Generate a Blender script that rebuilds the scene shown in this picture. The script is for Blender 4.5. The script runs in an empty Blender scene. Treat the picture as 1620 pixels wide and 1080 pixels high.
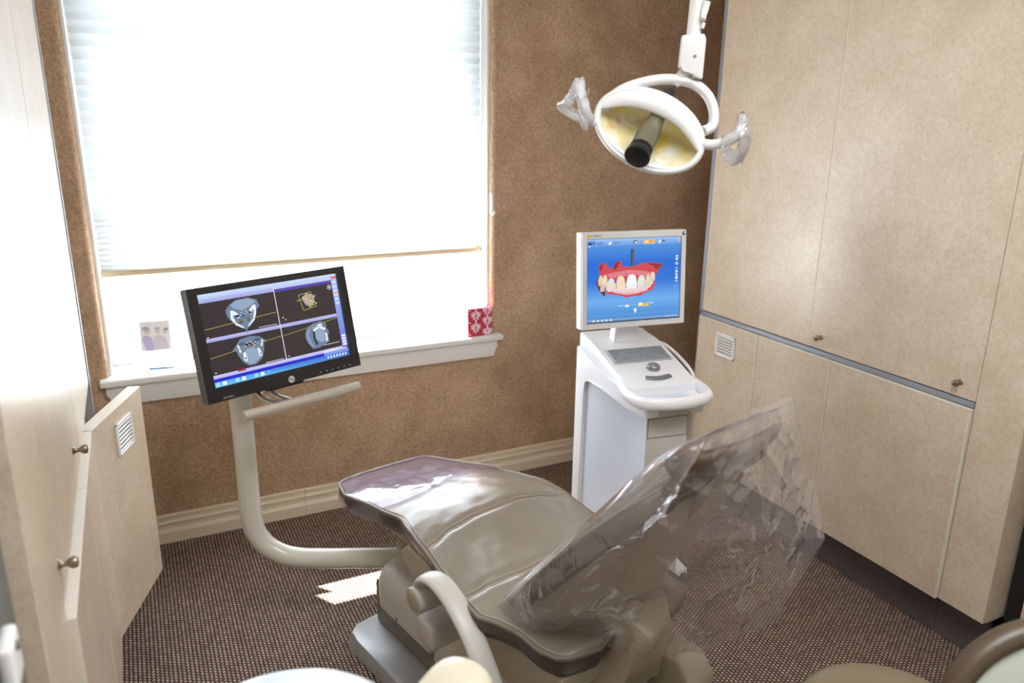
import bpy, bmesh, math, random
from mathutils import Vector, Matrix, noise, Euler
random.seed(4)
PI = math.pi
SC = bpy.context.scene
COL = SC.collection

def lin(r, g, b, a=1.0):
    f = lambda c: (c / 255 / 12.92) if c / 255 <= 0.04045 else ((c / 255 + 0.055) / 1.055) ** 2.4
    return (f(r), f(g), f(b), a)

# ------------------------------------------------------------------ camera
cam_d = bpy.data.cameras.new('camera')
cam = bpy.data.objects.new('camera', cam_d)
COL.objects.link(cam)
cam_d.sensor_width = 36.0
cam_d.lens = 1221.586 / 1620 * 36.0
cam_d.clip_start = 0.02
cam.matrix_world = Matrix.Translation((0, 0, 1.65)) @ (
    Matrix.Rotation(math.radians(-26.35067), 4, 'Z') @ Matrix.Rotation(math.radians(90 - 16.23641), 4, 'X')
    @ Matrix.Rotation(math.radians(0.778714), 4, 'Z'))
cam_d.dof.use_dof = True
cam_d.dof.focus_distance = 2.35
cam_d.dof.aperture_fstop = 2.8
SC.camera = cam

# ------------------------------------------------------------------ world, sun, added room fill, exposure
W = bpy.data.worlds.new('daylight')
SC.world = W
W.use_nodes = True
bg = W.node_tree.nodes['Background']
bg.inputs[0].default_value = (0.78, 0.89, 1.0, 1)
bg.inputs[1].default_value = 8.0

sun_d = bpy.data.lights.new('sun', 'SUN')
sun_d.energy = 75.0
sun_d.angle = math.radians(0.53)
sun_d.color = (1.0, 0.98, 0.95)
sun = bpy.data.objects.new('sun', sun_d)
COL.objects.link(sun)
sun.rotation_euler = Vector((0.46, -0.75, -1.0)).to_track_quat('-Z', 'Y').to_euler()

area_d = bpy.data.lights.new('ceiling_fill_light', 'AREA')  # unseen fill light, added to brighten the interior
area_d.shape = 'RECTANGLE'
area_d.size, area_d.size_y = 1.2, 0.6
area_d.energy = 30.0
area_d.color = (0.95, 0.97, 1.0)
area = bpy.data.objects.new('ceiling_fill_light', area_d)
COL.objects.link(area)
area.location = (0.9, 0.5, 2.56)

VS = SC.view_settings
VS.view_transform = 'Standard'
VS.look = 'None'
VS.exposure = 0.5
VS.gamma = 1.0
VS.use_curve_mapping = False
SC.cycles.use_denoising = True
SC.cycles.max_bounces = 12
SC.cycles.diffuse_bounces = 6
SC.cycles.transparent_max_bounces = 24
SC.cycles.sample_clamp_indirect = 8.0

# ------------------------------------------------------------------ materials
def new_mat(name):
    m = bpy.data.materials.new(name)
    m.use_nodes = True
    return m, m.node_tree.nodes, m.node_tree.links, m.node_tree.nodes['Principled BSDF']

def plain(name, c, rough=0.5, metal=0.0, coat=0.0, bump=0.0, bscale=200.0, var=0.0):
    m, N, L, p = new_mat(name)
    p.inputs['Base Color'].default_value = c
    p.inputs['Roughness'].default_value = rough
    p.inputs['Metallic'].default_value = metal
    p.inputs['Coat Weight'].default_value = coat
    tc = N.new('ShaderNodeTexCoord')
    nz = N.new('ShaderNodeTexNoise')
    nz.inputs['Scale'].default_value = bscale
    nz.inputs['Detail'].default_value = 3
    L.new(tc.outputs['Object'], nz.inputs['Vector'])
    if var:
        mx = N.new('ShaderNodeMix'); mx.data_type = 'RGBA'
        mx.inputs[6].default_value = [x * (1 - var) for x in c[:3]] + [1]
        mx.inputs[7].default_value = [min(1, x * (1 + var)) for x in c[:3]] + [1]
        L.new(nz.outputs[0], mx.inputs[0]); L.new(mx.outputs[2], p.inputs['Base Color'])
    if bump:
        b = N.new('ShaderNodeBump')
        b.inputs['Strength'].default_value = bump
        b.inputs['Distance'].default_value = 0.002
        L.new(nz.outputs[0], b.inputs['Height']); L.new(b.outputs[0], p.inputs['Normal'])
    return m

def mottled(name, c1, c2, speck, s1=6, s2=60, rough=0.4, bump=0.0, speck_at=0.66, spec=0.5):
    m, N, L, p = new_mat(name)
    tc = N.new('ShaderNodeTexCoord')
    a = N.new('ShaderNodeTexNoise'); a.inputs['Scale'].default_value = s1; a.inputs['Detail'].default_value = 6
    b = N.new('ShaderNodeTexNoise'); b.inputs['Scale'].default_value = s2; b.inputs['Detail'].default_value = 4
    c = N.new('ShaderNodeTexNoise'); c.inputs['Scale'].default_value = s2 * 2.3; c.inputs['Detail'].default_value = 2
    for n in (a, b, c): L.new(tc.outputs['Object'], n.inputs['Vector'])
    ad = N.new('ShaderNodeMath'); ad.operation = 'ADD'
    L.new(a.outputs[0], ad.inputs[0]); L.new(b.outputs[0], ad.inputs[1])
    mr = N.new('ShaderNodeMapRange'); mr.inputs[1].default_value = 0.72; mr.inputs[2].default_value = 1.28
    L.new(ad.outputs[0], mr.inputs[0])
    mx = N.new('ShaderNodeMix'); mx.data_type = 'RGBA'
    mx.inputs[6].default_value = c1; mx.inputs[7].default_value = c2
    L.new(mr.outputs[0], mx.inputs[0])
    sr = N.new('ShaderNodeMapRange'); sr.inputs[1].default_value = speck_at; sr.inputs[2].default_value = speck_at + 0.1
    sr.inputs[4].default_value = 0.6
    L.new(c.outputs[0], sr.inputs[0])
    m2 = N.new('ShaderNodeMix'); m2.data_type = 'RGBA'
    m2.inputs[7].default_value = speck
    L.new(sr.outputs[0], m2.inputs[0]); L.new(mx.outputs[2], m2.inputs[6])
    L.new(m2.outputs[2], p.inputs['Base Color'])
    p.inputs['Roughness'].default_value = rough
    p.inputs['Specular IOR Level'].default_value = spec
    if bump:
        bn = N.new('ShaderNodeBump'); bn.inputs['Strength'].default_value = bump; bn.inputs['Distance'].default_value = 0.002
        L.new(b.outputs[0], bn.inputs['Height']); L.new(bn.outputs[0], p.inputs['Normal'])
    return m

def carpet_mat():
    m, N, L, p = new_mat('woven_carpet')
    tc = N.new('ShaderNodeTexCoord')
    sp = N.new('ShaderNodeSeparateXYZ'); L.new(tc.outputs['Object'], sp.inputs[0])
    def M(op, a, b=None):
        n = N.new('ShaderNodeMath'); n.operation = op
        for i, v in enumerate((a, b)):
            if v is None: continue
            if isinstance(v, (int, float)): n.inputs[i].default_value = v
            else: L.new(v, n.inputs[i])
        return n.outputs[0]
    u = M('MULTIPLY', sp.outputs[0], 1 / 0.0122)
    fu = M('FLOOR', u)
    off = M('MULTIPLY', M('MODULO', M('ADD', fu, 2000), 2), 0.5)
    v = M('ADD', M('MULTIPLY', sp.outputs[1], 1 / 0.0132), off)
    fv = M('FLOOR', v)
    hu = M('SINE', M('MULTIPLY', M('FRACT', u), PI))
    hv = M('SINE', M('MULTIPLY', M('FRACT', v), PI))
    h = M('MULTIPLY', M('POWER', hu, 0.7), M('POWER', hv, 0.7))
    cb = N.new('ShaderNodeCombineXYZ'); L.new(fu, cb.inputs[0]); L.new(fv, cb.inputs[1])
    wn = N.new('ShaderNodeTexWhiteNoise'); L.new(cb.outputs[0], wn.inputs[0])
    r1 = N.new('ShaderNodeMix'); r1.data_type = 'RGBA'
    r1.inputs[6].default_value = lin(144, 123, 109); r1.inputs[7].default_value = lin(182, 159, 141)
    L.new(wn.outputs['Value'], r1.inputs[0])
    mr = N.new('ShaderNodeMapRange'); mr.inputs[1].default_value = 0.25; mr.inputs[2].default_value = 0.8
    L.new(h, mr.inputs[0])
    r2 = N.new('ShaderNodeMix'); r2.data_type = 'RGBA'
    r2.inputs[6].default_value = lin(44, 34, 32)
    L.new(mr.outputs[0], r2.inputs[0]); L.new(r1.outputs[2], r2.inputs[7])
    nz = N.new('ShaderNodeTexNoise'); nz.inputs['Scale'].default_value = 3; L.new(tc.outputs['Object'], nz.inputs['Vector'])
    mr2 = N.new('ShaderNodeMapRange'); mr2.inputs[3].default_value = 0.85; mr2.inputs[4].default_value = 1.1; L.new(nz.outputs[0], mr2.inputs[0])
    r3 = N.new('ShaderNodeMix'); r3.data_type = 'RGBA'; r3.blend_type = 'MULTIPLY'; r3.inputs[0].default_value = 1
    L.new(r2.outputs[2], r3.inputs[6]); L.new(mr2.outputs[0], r3.inputs[7])
    L.new(r3.outputs[2], p.inputs['Base Color'])
    p.inputs['Roughness'].default_value = 0.9
    p.inputs['Specular IOR Level'].default_value = 0.2
    b = N.new('ShaderNodeBump'); b.inputs['Strength'].default_value = 0.8; b.inputs['Distance'].default_value = 0.003
    L.new(h, b.inputs['Height']); L.new(b.outputs[0], p.inputs['Normal'])
    return m

def film_mat(name, tint, haze, haze_col, rough=0.08, bscale=14, bstr=0.35, gloss=0.5):
    m, N, L, p = new_mat(name)
    N.remove(p)
    out = N['Material Output']
    tr = N.new('ShaderNodeBsdfTransparent'); tr.inputs[0].default_value = tint
    gl = N.new('ShaderNodeBsdfGlossy'); gl.inputs[0].default_value = (1, 1, 1, 1); gl.inputs['Roughness'].default_value = rough
    df = N.new('ShaderNodeBsdfTranslucent'); df.inputs[0].default_value = haze_col
    d2 = N.new('ShaderNodeBsdfDiffuse'); d2.inputs[0].default_value = haze_col
    tc = N.new('ShaderNodeTexCoord')
    nz = N.new('ShaderNodeTexNoise'); nz.inputs['Scale'].default_value = bscale; nz.inputs['Detail'].default_value = 4
    nz.inputs['Distortion'].default_value = 0.8
    L.new(tc.outputs['Object'], nz.inputs['Vector'])
    b = N.new('ShaderNodeBump'); b.inputs['Strength'].default_value = bstr; b.inputs['Distance'].default_value = 0.05
    L.new(nz.outputs[0], b.inputs['Height'])
    L.new(b.outputs[0], gl.inputs['Normal'])
    lw = N.new('ShaderNodeLayerWeight'); lw.inputs[0].default_value = 0.5
    if bstr: L.new(b.outputs[0], lw.inputs['Normal'])
    pw = N.new('ShaderNodeMath'); pw.operation = 'POWER'; pw.inputs[1].default_value = 4.0
    L.new(lw.outputs['Facing'], pw.inputs[0])
    fm = N.new('ShaderNodeMath'); fm.operation = 'MULTIPLY_ADD'; fm.inputs[1].default_value = gloss * 1.2; fm.inputs[2].default_value = gloss * .15; fm.use_clamp = True
    L.new(pw.outputs[0], fm.inputs[0])
    ms = N.new('ShaderNodeMixShader'); ms.inputs[0].default_value = 0.5
    L.new(df.outputs[0], ms.inputs[1]); L.new(d2.outputs[0], ms.inputs[2])
    m0 = N.new('ShaderNodeMixShader')
    p3 = N.new('ShaderNodeMath'); p3.operation = 'POWER'; p3.inputs[1].default_value = 3.0; L.new(lw.outputs['Facing'], p3.inputs[0])
    hz = N.new('ShaderNodeMath'); hz.operation = 'MULTIPLY_ADD'; hz.inputs[1].default_value = haze * 0.8; hz.inputs[2].default_value = haze; hz.use_clamp = True
    L.new(p3.outputs[0], hz.inputs[0]); L.new(hz.outputs[0], m0.inputs[0])
    L.new(tr.outputs[0], m0.inputs[1]); L.new(ms.outputs[0], m0.inputs[2])
    m1 = N.new('ShaderNodeMixShader')
    L.new(fm.outputs[0], m1.inputs[0]); L.new(m0.outputs[0], m1.inputs[1]); L.new(gl.outputs[0], m1.inputs[2])
    L.new(m1.outputs[0], out.inputs[0])
    return m

def attr_mat(name, emit=0.0, rough=0.5):
    m, N, L, p = new_mat(name)
    at = N.new('ShaderNodeAttribute'); at.attribute_name = 'Col'
    p.inputs['Roughness'].default_value = rough
    if emit:
        p.inputs['Base Color'].default_value = (0.01, 0.01, 0.01, 1)
        L.new(at.outputs[0], p.inputs['Emission Color'])
        p.inputs['Emission Strength'].default_value = emit
    else:
        L.new(at.outputs[0], p.inputs['Base Color'])
    return m

def blind_mat():
    m, N, L, p = new_mat('pleated_blind_fabric')
    N.remove(p)
    t = N.new('ShaderNodeBsdfTranslucent'); t.inputs[0].default_value = (0.36, 0.38, 0.40, 1)
    d = N.new('ShaderNodeBsdfDiffuse'); d.inputs[0].default_value = (0.80, 0.78, 0.74, 1)
    tc = N.new('ShaderNodeTexCoord')
    nz = N.new('ShaderNodeTexNoise'); nz.inputs['Scale'].default_value = 120
    mp = N.new('ShaderNodeMapping'); mp.inputs['Scale'].default_value = (1, 1, 0.2)
    L.new(tc.outputs['Object'], mp.inputs[0]); L.new(mp.outputs[0], nz.inputs['Vector'])
    b = N.new('ShaderNodeBump'); b.inputs['Strength'].default_value = 0.1; L.new(nz.outputs[0], b.inputs['Height'])
    L.new(b.outputs[0], d.inputs['Normal'])
    ms = N.new('ShaderNodeMixShader'); ms.inputs[0].default_value = 0.5
    L.new(t.outputs[0], ms.inputs[1]); L.new(d.outputs[0], ms.inputs[2])
    L.new(ms.outputs[0], N['Material Output'].inputs[0])
    return m

M_CARPET = carpet_mat()
M_WALL = mottled('brown_suede_wallpaper', lin(168, 140, 113), lin(202, 176, 148), lin(130, 104, 82), 6, 75, 0.8, 0.7, 0.55, 0.2)
M_LAM = mottled('beige_speckled_laminate', lin(204, 186, 162), lin(220, 206, 186), lin(178, 156, 130), 7, 70, 0.3, 0.0, 0.60, 0.5)
M_LAMEDGE = plain('white_edge_band', lin(232, 226, 214), 0.35)
M_TRIM = plain('cream_trim_paint', lin(226, 214, 190), 0.4, bscale=60, bump=0.05)
M_WHITE = plain('white_paint', lin(236, 236, 234), 0.4)
M_CEIL = plain('ceiling_paint', lin(235, 230, 220), 0.8, bump=0.2)
M_ALU = plain('brushed_aluminium', lin(176, 184, 196), 0.35, 0.7, bscale=300, bump=0.05)
M_KNOB = plain('antique_nickel', lin(150, 135, 120), 0.3, 0.9)
M_TOE = plain('charcoal_kick_board', lin(96, 91, 92), 0.55)
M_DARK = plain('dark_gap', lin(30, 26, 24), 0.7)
M_CREAM = plain('cream_enamel', lin(206, 203, 192), 0.28, coat=0.3)
M_BEIGEPL = plain('beige_plastic', lin(176, 168, 150), 0.4, bscale=400, bump=0.04)
M_GREYPL = plain('warm_grey_plastic', lin(196, 193, 186), 0.38, bscale=400, bump=0.05)
M_DKGREY = plain('dark_warm_grey_plastic', lin(120, 112, 102), 0.45)
M_PLATE = plain('textured_silver_paint', lin(176, 178, 182), 0.35, 0.35, bscale=500, bump=0.25)
M_LEATHER = plain('taupe_leather', lin(134, 126, 113), 0.27, bscale=260, bump=0.12, var=0.06)
M_LEATHER_DK = plain('dark_brown_leather', lin(72, 63, 55), 0.35, bscale=260, bump=0.15)
M_PIPING = plain('piping_leather', lin(122, 112, 100), 0.35, bscale=700, bump=0.3)
M_THREAD = plain('pale_stitching', lin(176, 162, 142), 0.6)
M_BLACK = plain('black_plastic', lin(20, 20, 22), 0.3)
M_BLACKM = plain('satin_black_bezel', lin(26, 25, 28), 0.35, coat=0.2)
M_METAL = plain('satin_metal', lin(196, 188, 174), 0.25, 0.85)
M_BAR = plain('painted_handle', lin(186, 180, 166), 0.3, 0.2)
M_SCANW = plain('scanner_white', lin(238, 240, 244), 0.32, coat=0.2)
M_SCANG = plain('scanner_pale_grey', lin(214, 222, 236), 0.4)
M_SCANP = plain('scanner_panel_grey', lin(206, 204, 198), 0.45)
M_KEYG = plain('key_grey', lin(150, 158, 164), 0.5)
M_KEYBASE = plain('keyboard_bed', lin(186, 192, 196), 0.5)
M_BTN = plain('button_grey', lin(110, 112, 118), 0.4)
M_LAMPW = plain('lamp_white', lin(222, 223, 221), 0.3, coat=0.3)
M_OLIVE = plain('smoked_olive_glass', lin(98, 94, 74), 0.25, coat=0.4)
M_MIRRORPAINT = mottled('dichroic_painted_reflections', lin(238, 216, 110), lin(252, 251, 240), lin(236, 166, 60), 22, 12, 0.16, 0.3, 0.60)  # dichroic yellow, with pale and orange mirror reflections put into the colour
M_MIRRORPAINT.node_tree.nodes['Principled BSDF'].inputs['Metallic'].default_value = 0.2
M_STOOL = plain('stool_vinyl', lin(126, 114, 92), 0.4, bscale=200, bump=0.08)
M_STOOLRIM = plain('stool_rim_vinyl', lin(84, 70, 54), 0.4)
M_PALEG = plain('pale_grey_green_shell', lin(196, 204, 192), 0.25, coat=0.3)
M_UNITW = plain('unit_white', lin(224, 234, 240), 0.25, coat=0.4)
M_UNITC = plain('unit_cream', lin(218, 210, 188), 0.3, coat=0.2)
M_POST = plain('grey_door_frame_paint', lin(112, 114, 112), 0.5)
M_BLIND = blind_mat()
M_FILM = film_mat('clear_plastic_film', (0.97, 0.97, 0.98, 1), 0.19, (0.80, 0.77, 0.80, 1), 0.12, 6, 0.45, 1.05)
M_WRAP = film_mat('clear_handle_wrap', (0.93, 0.94, 0.96, 1), 0.35, (0.92, 0.92, 0.94, 1), 0.12, 40, 0.35, 0.8)
M_TOECOVER = film_mat('purple_tinted_vinyl', (0.80, 0.72, 0.84, 1), 0.10, (0.62, 0.54, 0.66, 1), 0.06, 9, 0.07, 0.5)
M_GLASS = film_mat('window_glass', (0.97, 0.98, 0.98, 1), 0.0, (1, 1, 1, 1), 0.0, 1, 0.0, 0.5)
M_SCREEN = attr_mat('screen_picture', 0.78, 0.25)
M_PRINT = attr_mat('printed_card', 0.0, 0.45)

# ------------------------------------------------------------------ helpers
def link(o, parent=None):
    COL.objects.link(o)
    if parent is not None: o.parent = parent
    return o

def tag(o, label=None, cat=None, group=None, kind=None):
    for k, v in (('label', label), ('category', cat), ('group', group), ('kind', kind)):
        if v: o[k] = v
    return o

def root(name, loc, rz=0.0, label=None, cat=None, group=None, kind=None):
    o = bpy.data.objects.new(name, None)
    o.empty_display_size = 0.1
    link(o); o.location = loc; o.rotation_euler = (0, 0, rz)
    return tag(o, label, cat, group, kind)

def mesh_obj(name, bm, mat, parent=None, smooth=False, xf=None, subsurf=0, kind=None):
    if xf is not None: bm.transform(xf)
    bmesh.ops.recalc_face_normals(bm, faces=bm.faces)
    me = bpy.data.meshes.new(name)
    bm.to_mesh(me); bm.free()
    me.materials.append(mat)
    o = bpy.data.objects.new(name, me)
    if smooth:
        me.polygons.foreach_set('use_smooth', [True] * len(me.polygons))
        if smooth != 'all':
            me.set_sharp_from_angle(angle=math.radians(smooth if smooth is not True else 40))
    if subsurf:
        md = o.modifiers.new('sub', 'SUBSURF'); md.levels = subsurf; md.render_levels = subsurf
    link(o, parent)
    if kind: o['kind'] = kind
    return o

def bm_box(bm, x0, x1, y0, y1, z0, z1, bev=0.0, seg=2, M=None):
    vs = [bm.verts.new(c) for c in ((x0, y0, z0), (x1, y0, z0), (x1, y1, z0), (x0, y1, z0),
                                    (x0, y0, z1), (x1, y0, z1), (x1, y1, z1), (x0, y1, z1))]
    fs = [bm.faces.new([vs[i] for i in f]) for f in ((0, 3, 2, 1), (4, 5, 6, 7), (0, 1, 5, 4), (1, 2, 6, 5), (2, 3, 7, 6), (3, 0, 4, 7))]
    if bev:
        es = list({e for f in fs for e in f.edges})
        r = bmesh.ops.bevel(bm, geom=es, offset=bev, segments=seg, affect='EDGES', profile=0.6)
        vs = list({v for f in r['faces'] for v in f.verts} | {v for v in vs if v.is_valid})
    if M is not None: bmesh.ops.transform(bm, matrix=M, verts=[v for v in vs if v.is_valid])
    return bm

def box(name, x0, x1, y0, y1, z0, z1, mat, parent=None, bev=0.0, seg=2, xf=None, kind=None):
    return mesh_obj(name, bm_box(bmesh.new(), x0, x1, y0, y1, z0, z1, bev, seg), mat, parent, 35 if bev else False, xf, kind=kind)

def crom(pts, n=8):
    P = [Vector(p) for p in pts]
    if len(P) < 3: return P
    out = []
    for i in range(len(P) - 1):
        p0 = P[i - 1] if i else P[0] * 2 - P[1]
        p1, p2 = P[i], P[i + 1]
        p3 = P[i + 2] if i + 2 < len(P) else P[-1] * 2 - P[-2]
        for k in range(n):
            t = k / n
            out.append(0.5 * ((2 * p1) + (p2 - p0) * t + (2 * p0 - 5 * p1 + 4 * p2 - p3) * t * t + (3 * p1 - p0 - 3 * p2 + p3) * t ** 3))
    out.append(P[-1])
    return out

def bm_tube(bm, pts, ra, rb=None, seg=14, up=(0, 0, 1), n=8, smooth=True, cap=True, closed=False, taper=None):
    P = crom(pts, n) if smooth else [Vector(p) for p in pts]
    rb = rb or ra
    rings = []
    up = Vector(up)
    m = len(P)
    for i, p in enumerate(P):
        if closed: d = P[(i + 1) % m] - P[i - 1]
        else: d = P[min(i + 1, m - 1)] - P[max(i - 1, 0)]
        d.normalize()
        u = up - d * up.dot(d)
        if u.length < 1e-3: u = Vector((1, 0, 0)) - d * d.x
        u.normalize(); w = d.cross(u)
        k = taper(i / (m - 1)) if taper else 1
        rings.append([bm.verts.new(p + (w * math.cos(2 * PI * j / seg) * ra + u * math.sin(2 * PI * j / seg) * rb) * k) for j in range(seg)])
    for i in range(m if closed else m - 1):
        a, b = rings[i], rings[(i + 1) % m]
        for j in range(seg):
            bm.faces.new((a[j], a[(j + 1) % seg], b[(j + 1) % seg], b[j]))
    if cap and not closed:
        bm.faces.new(rings[0]); bm.faces.new(list(reversed(rings[-1])))
    return bm

def tube(name, pts, r, mat, parent=None, **k):
    xf = k.pop('xf', None)
    return mesh_obj(name, bm_tube(bmesh.new(), pts, r, **k), mat, parent, 50, xf)

def bm_lathe(bm, prof, seg=28, M=None):
    rings = []
    for r, z in prof:
        if r < 1e-5: rings.append([bm.verts.new((0, 0, z))])
        else: rings.append([bm.verts.new((r * math.cos(2 * PI * j / seg), r * math.sin(2 * PI * j / seg), z)) for j in range(seg)])
    for a, b in zip(rings, rings[1:]):
        for j in range(seg):
            k = (j + 1) % seg
            if len(a) == 1 and len(b) == 1: continue
            if len(a) == 1: bm.faces.new((a[0], b[k], b[j]))
            elif len(b) == 1: bm.faces.new((a[j], a[k], b[0]))
            else: bm.faces.new((a[j], a[k], b[k], b[j]))
    if M is not None: bm.transform(M)
    return bm

def lathe(name, prof, mat, parent=None, seg=28, M=None, smooth=40):
    return mesh_obj(name, bm_lathe(bmesh.new(), prof, seg, M), mat, parent, smooth)

def axis_m(p, d):
    return Matrix.Translation(p) @ Vector(d).to_track_quat('Z', 'Y').to_matrix().to_4x4()

def bm_prism(bm, poly, f0, f1, bev=0.0, seg=2):
    """poly: list of 2-D points, f0/f1 map (u, v) to the near and the far 3-D point."""
    a = [bm.verts.new(f0(*p)) for p in poly]; b = [bm.verts.new(f1(*p)) for p in poly]
    n = len(poly)
    bm.faces.new(a); bm.faces.new(list(reversed(b)))
    for i in range(n): bm.faces.new((a[i], b[i], b[(i + 1) % n], a[(i + 1) % n]))
    if bev: bmesh.ops.bevel(bm, geom=list(bm.edges), offset=bev, segments=seg, affect='EDGES', profile=0.6)
    return bm

def bm_grid(bm, f, nu, nv, closed_u=False):
    g = [[bm.verts.new(f(i / nu, j / nv)) for j in range(nv + 1)] for i in range(nu if closed_u else nu + 1)]
    m = len(g)
    for i in range(nu):
        for j in range(nv):
            bm.faces.new((g[i][j], g[(i + 1) % m][j], g[(i + 1) % m][j + 1], g[i][j + 1]))
    return g

def interp(x, xs, ys):
    if x <= xs[0]: return ys[0]
    for i in range(len(xs) - 1):
        if x <= xs[i + 1]:
            t = (x - xs[i]) / (xs[i + 1] - xs[i]); t2 = t * t * (3 - 2 * t) * 0.5 + t * 0.5
            return ys[i] + (ys[i + 1] - ys[i]) * t2
    return ys[-1]

class Sheet:
    """a flat picture of coloured shapes; (u, v) run 0..1 right and down."""
    def __init__(s, w, h): s.w, s.h, s.bm, s.k = w, h, bmesh.new(), 0; s.cl = s.bm.loops.layers.float_color.new('Col')
    def poly(s, pts, col, cols=None):
        y = -0.00004 * s.k; s.k += 1
        f = s.bm.faces.new([s.bm.verts.new(((u - .5) * s.w, y, (.5 - v) * s.h)) for u, v in pts])
        for i, l in enumerate(f.loops): l[s.cl] = lin(*(cols[i] if cols else col))
    def rect(s, u0, v0, u1, v1, col, col2=None):
        s.poly([(u0, v0), (u0, v1), (u1, v1), (u1, v0)], col, [col, col2, col2, col] if col2 else None)
    def ell(s, u, v, a, b, col, n=16, rot=0.0, a0=0, a1=2 * PI):
        q = s.w / s.h; out = []
        for i in range(n):
            t = a0 + (a1 - a0) * i / (n - 1 if a1 - a0 < 6.2 else n)
            x, y = a * math.cos(t), b * math.sin(t) / q
            out.append((u + x * math.cos(rot) - y * math.sin(rot), v + (x * math.sin(rot) + y * math.cos(rot)) * q))
        s.poly(out, col)
    def line(s, p, q, w, col):
        d = Vector((q[0] - p[0], (q[1] - p[1]) * s.h / s.w)); d.normalize()
        n = Vector((-d.y, d.x * s.w / s.h)) * w / 2
        s.poly([(p[0] + n.x, p[1] + n.y), (q[0] + n.x, q[1] + n.y), (q[0] - n.x, q[1] - n.y), (p[0] - n.x, p[1] - n.y)], col)
    def done(s, name, mat, parent, xf=None):
        me = bpy.data.meshes.new(name)
        if xf is not None: s.bm.transform(xf)
        s.bm.to_mesh(me); s.bm.free(); me.materials.append(mat)
        return link(bpy.data.objects.new(name, me), parent)

def text(name, body, size, mat, parent, M, extrude=0.0003):
    cu = bpy.data.curves.new(name + '_curve', 'FONT')
    cu.body = body; cu.size = size; cu.extrude = extrude; cu.align_x = 'CENTER'; cu.align_y = 'CENTER'
    tmp = bpy.data.objects.new('tmp', cu); COL.objects.link(tmp)
    dg = bpy.context.evaluated_depsgraph_get()
    me = bpy.data.meshes.new_from_object(tmp.evaluated_get(dg))
    bpy.data.objects.remove(tmp)
    me.transform(M); me.materials.clear(); me.materials.append(mat); me.name = name
    return link(bpy.data.objects.new(name, me), parent)

FACE = Matrix.Rotation(PI / 2, 4, 'X')      # text in the XY plane -> facing -Y

# ------------------------------------------------------------------ room shell
YW = 3.065          # face of the window wall
XL, XR = -0.80, 2.86
YF = -1.0
ZC = 2.6
box('floor', XL - .1, XR + .1, YF - .1, YW + .3, -0.05, 0.0, M_CARPET, kind='structure')
box('ceiling', XL - .1, XR + .1, YF - .1, YW + .3, ZC, ZC + .08, M_CEIL, kind='structure')
box('wall_left', XL - .1, XL, YF, YW + .3, 0, ZC, M_WALL, kind='structure')
box('wall_right', XR, XR + .1, YF, YW + .3, 0, ZC, M_WALL, kind='structure')
box('wall_front', XL, XR, YF - .1, YF, 0, ZC, M_CEIL, kind='structure')

WX0, WX1, WZ0, WZ1 = -0.135, 1.412, 0.70, 2.32       # window opening
bm = bmesh.new()
loops = []
def wl(x0, x1, z0, z1, y): loops.append([bm.verts.new(c) for c in ((x0, y, z0), (x1, y, z0), (x1, y, z1), (x0, y, z1))])
wl(XL, XR, 0, ZC, YW + .3)
wl(XL, XR, 0, ZC, YW)
R = 0.022
for k in range(7):
    a = k / 6 * PI / 2
    o = R * (1 - math.sin(a))
    wl(WX0 - o, WX1 + o, WZ0 - o, WZ1 + o, YW + R * (1 - math.cos(a)))
wl(WX0, WX1, WZ0, WZ1, YW + .3)
for A, B in zip(loops, loops[1:] + loops[:1]):
    for i in range(4): bm.faces.new((A[i], A[(i + 1) % 4], B[(i + 1) % 4], B[i]))
mesh_obj('wall_back', bm, M_WALL, None, 30, kind='structure')

box('added_sun_blocker', XL - .1, XR + .1, YW + .3, YW + .74, 2.44, 2.52, M_WHITE, kind='structure')  # unseen slab added outside to keep sun off the top of the blind

# window: white liner, frame, sashes, glass, stool and apron
win = root('window_1', (0.64, YW + .2, WZ0), kind='structure')
def wbox(name, x0, x1, y0, y1, z0, z1, mat, bev=0.003):
    return box(name, x0 - .64, x1 - .64, y0 - YW - .2, y1 - YW - .2, z0 - WZ0, z1 - WZ0, mat, win, bev)
wbox('jamb', WX0, WX0 + .012, YW + .03, YW + .29, WZ0, WZ1, M_WHITE)
wbox('jamb', WX1 - .012, WX1, YW + .03, YW + .29, WZ0, WZ1, M_WHITE)
for x0, x1 in ((WX0 + .012, WX0 + .07), (WX1 - .07, WX1 - .012)):
    wbox('frame', x0, x1, YW + .15, YW + .22, WZ0 + .006, WZ1, M_WHITE, 0.006)
wbox('frame', WX0 + .07, WX1 - .07, YW + .152, YW + .218, WZ0 + .006, WZ0 + .055, M_WHITE, 0.006)
wbox('frame', WX0 + .07, WX1 - .07, YW + .152, YW + .218, WZ1 - .06, WZ1, M_WHITE, 0.006)
for x in (0.25, 0.64, 1.03):
    wbox('muntin', x - .009, x + .009, YW + .175, YW + .195, 1.95, WZ1 - .06, M_WHITE)
wbox('meeting_rail', WX0 + .07, WX1 - .07, YW + .16, YW + .21, 1.915, 1.955, M_WHITE)
wbox('pane', WX0 + .06, WX1 - .06, YW + .183, YW + .187, WZ0 + .05, WZ1 - .05, M_GLASS, 0)
bm = bmesh.new()
bm_box(bm, -0.168 - .64, 1.458 - .64, -.24, -.02 + .1, -.022, 0.005, 0.008, 3)
mesh_obj('window_stool', bm, M_WHITE, win, 35)
ap = [(-0.15, 0), (1.435, 0), (1.435, -.025), (1.415, -.075), (-0.125, -.075), (-0.15, -.03)]
mesh_obj('apron', bm_prism(bmesh.new(), ap, lambda u, v: (u - .64, -.222, v - .022), lambda u, v: (u - .64, -.2005, v - .022), 0.003), M_WHITE, win, 35)

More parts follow.
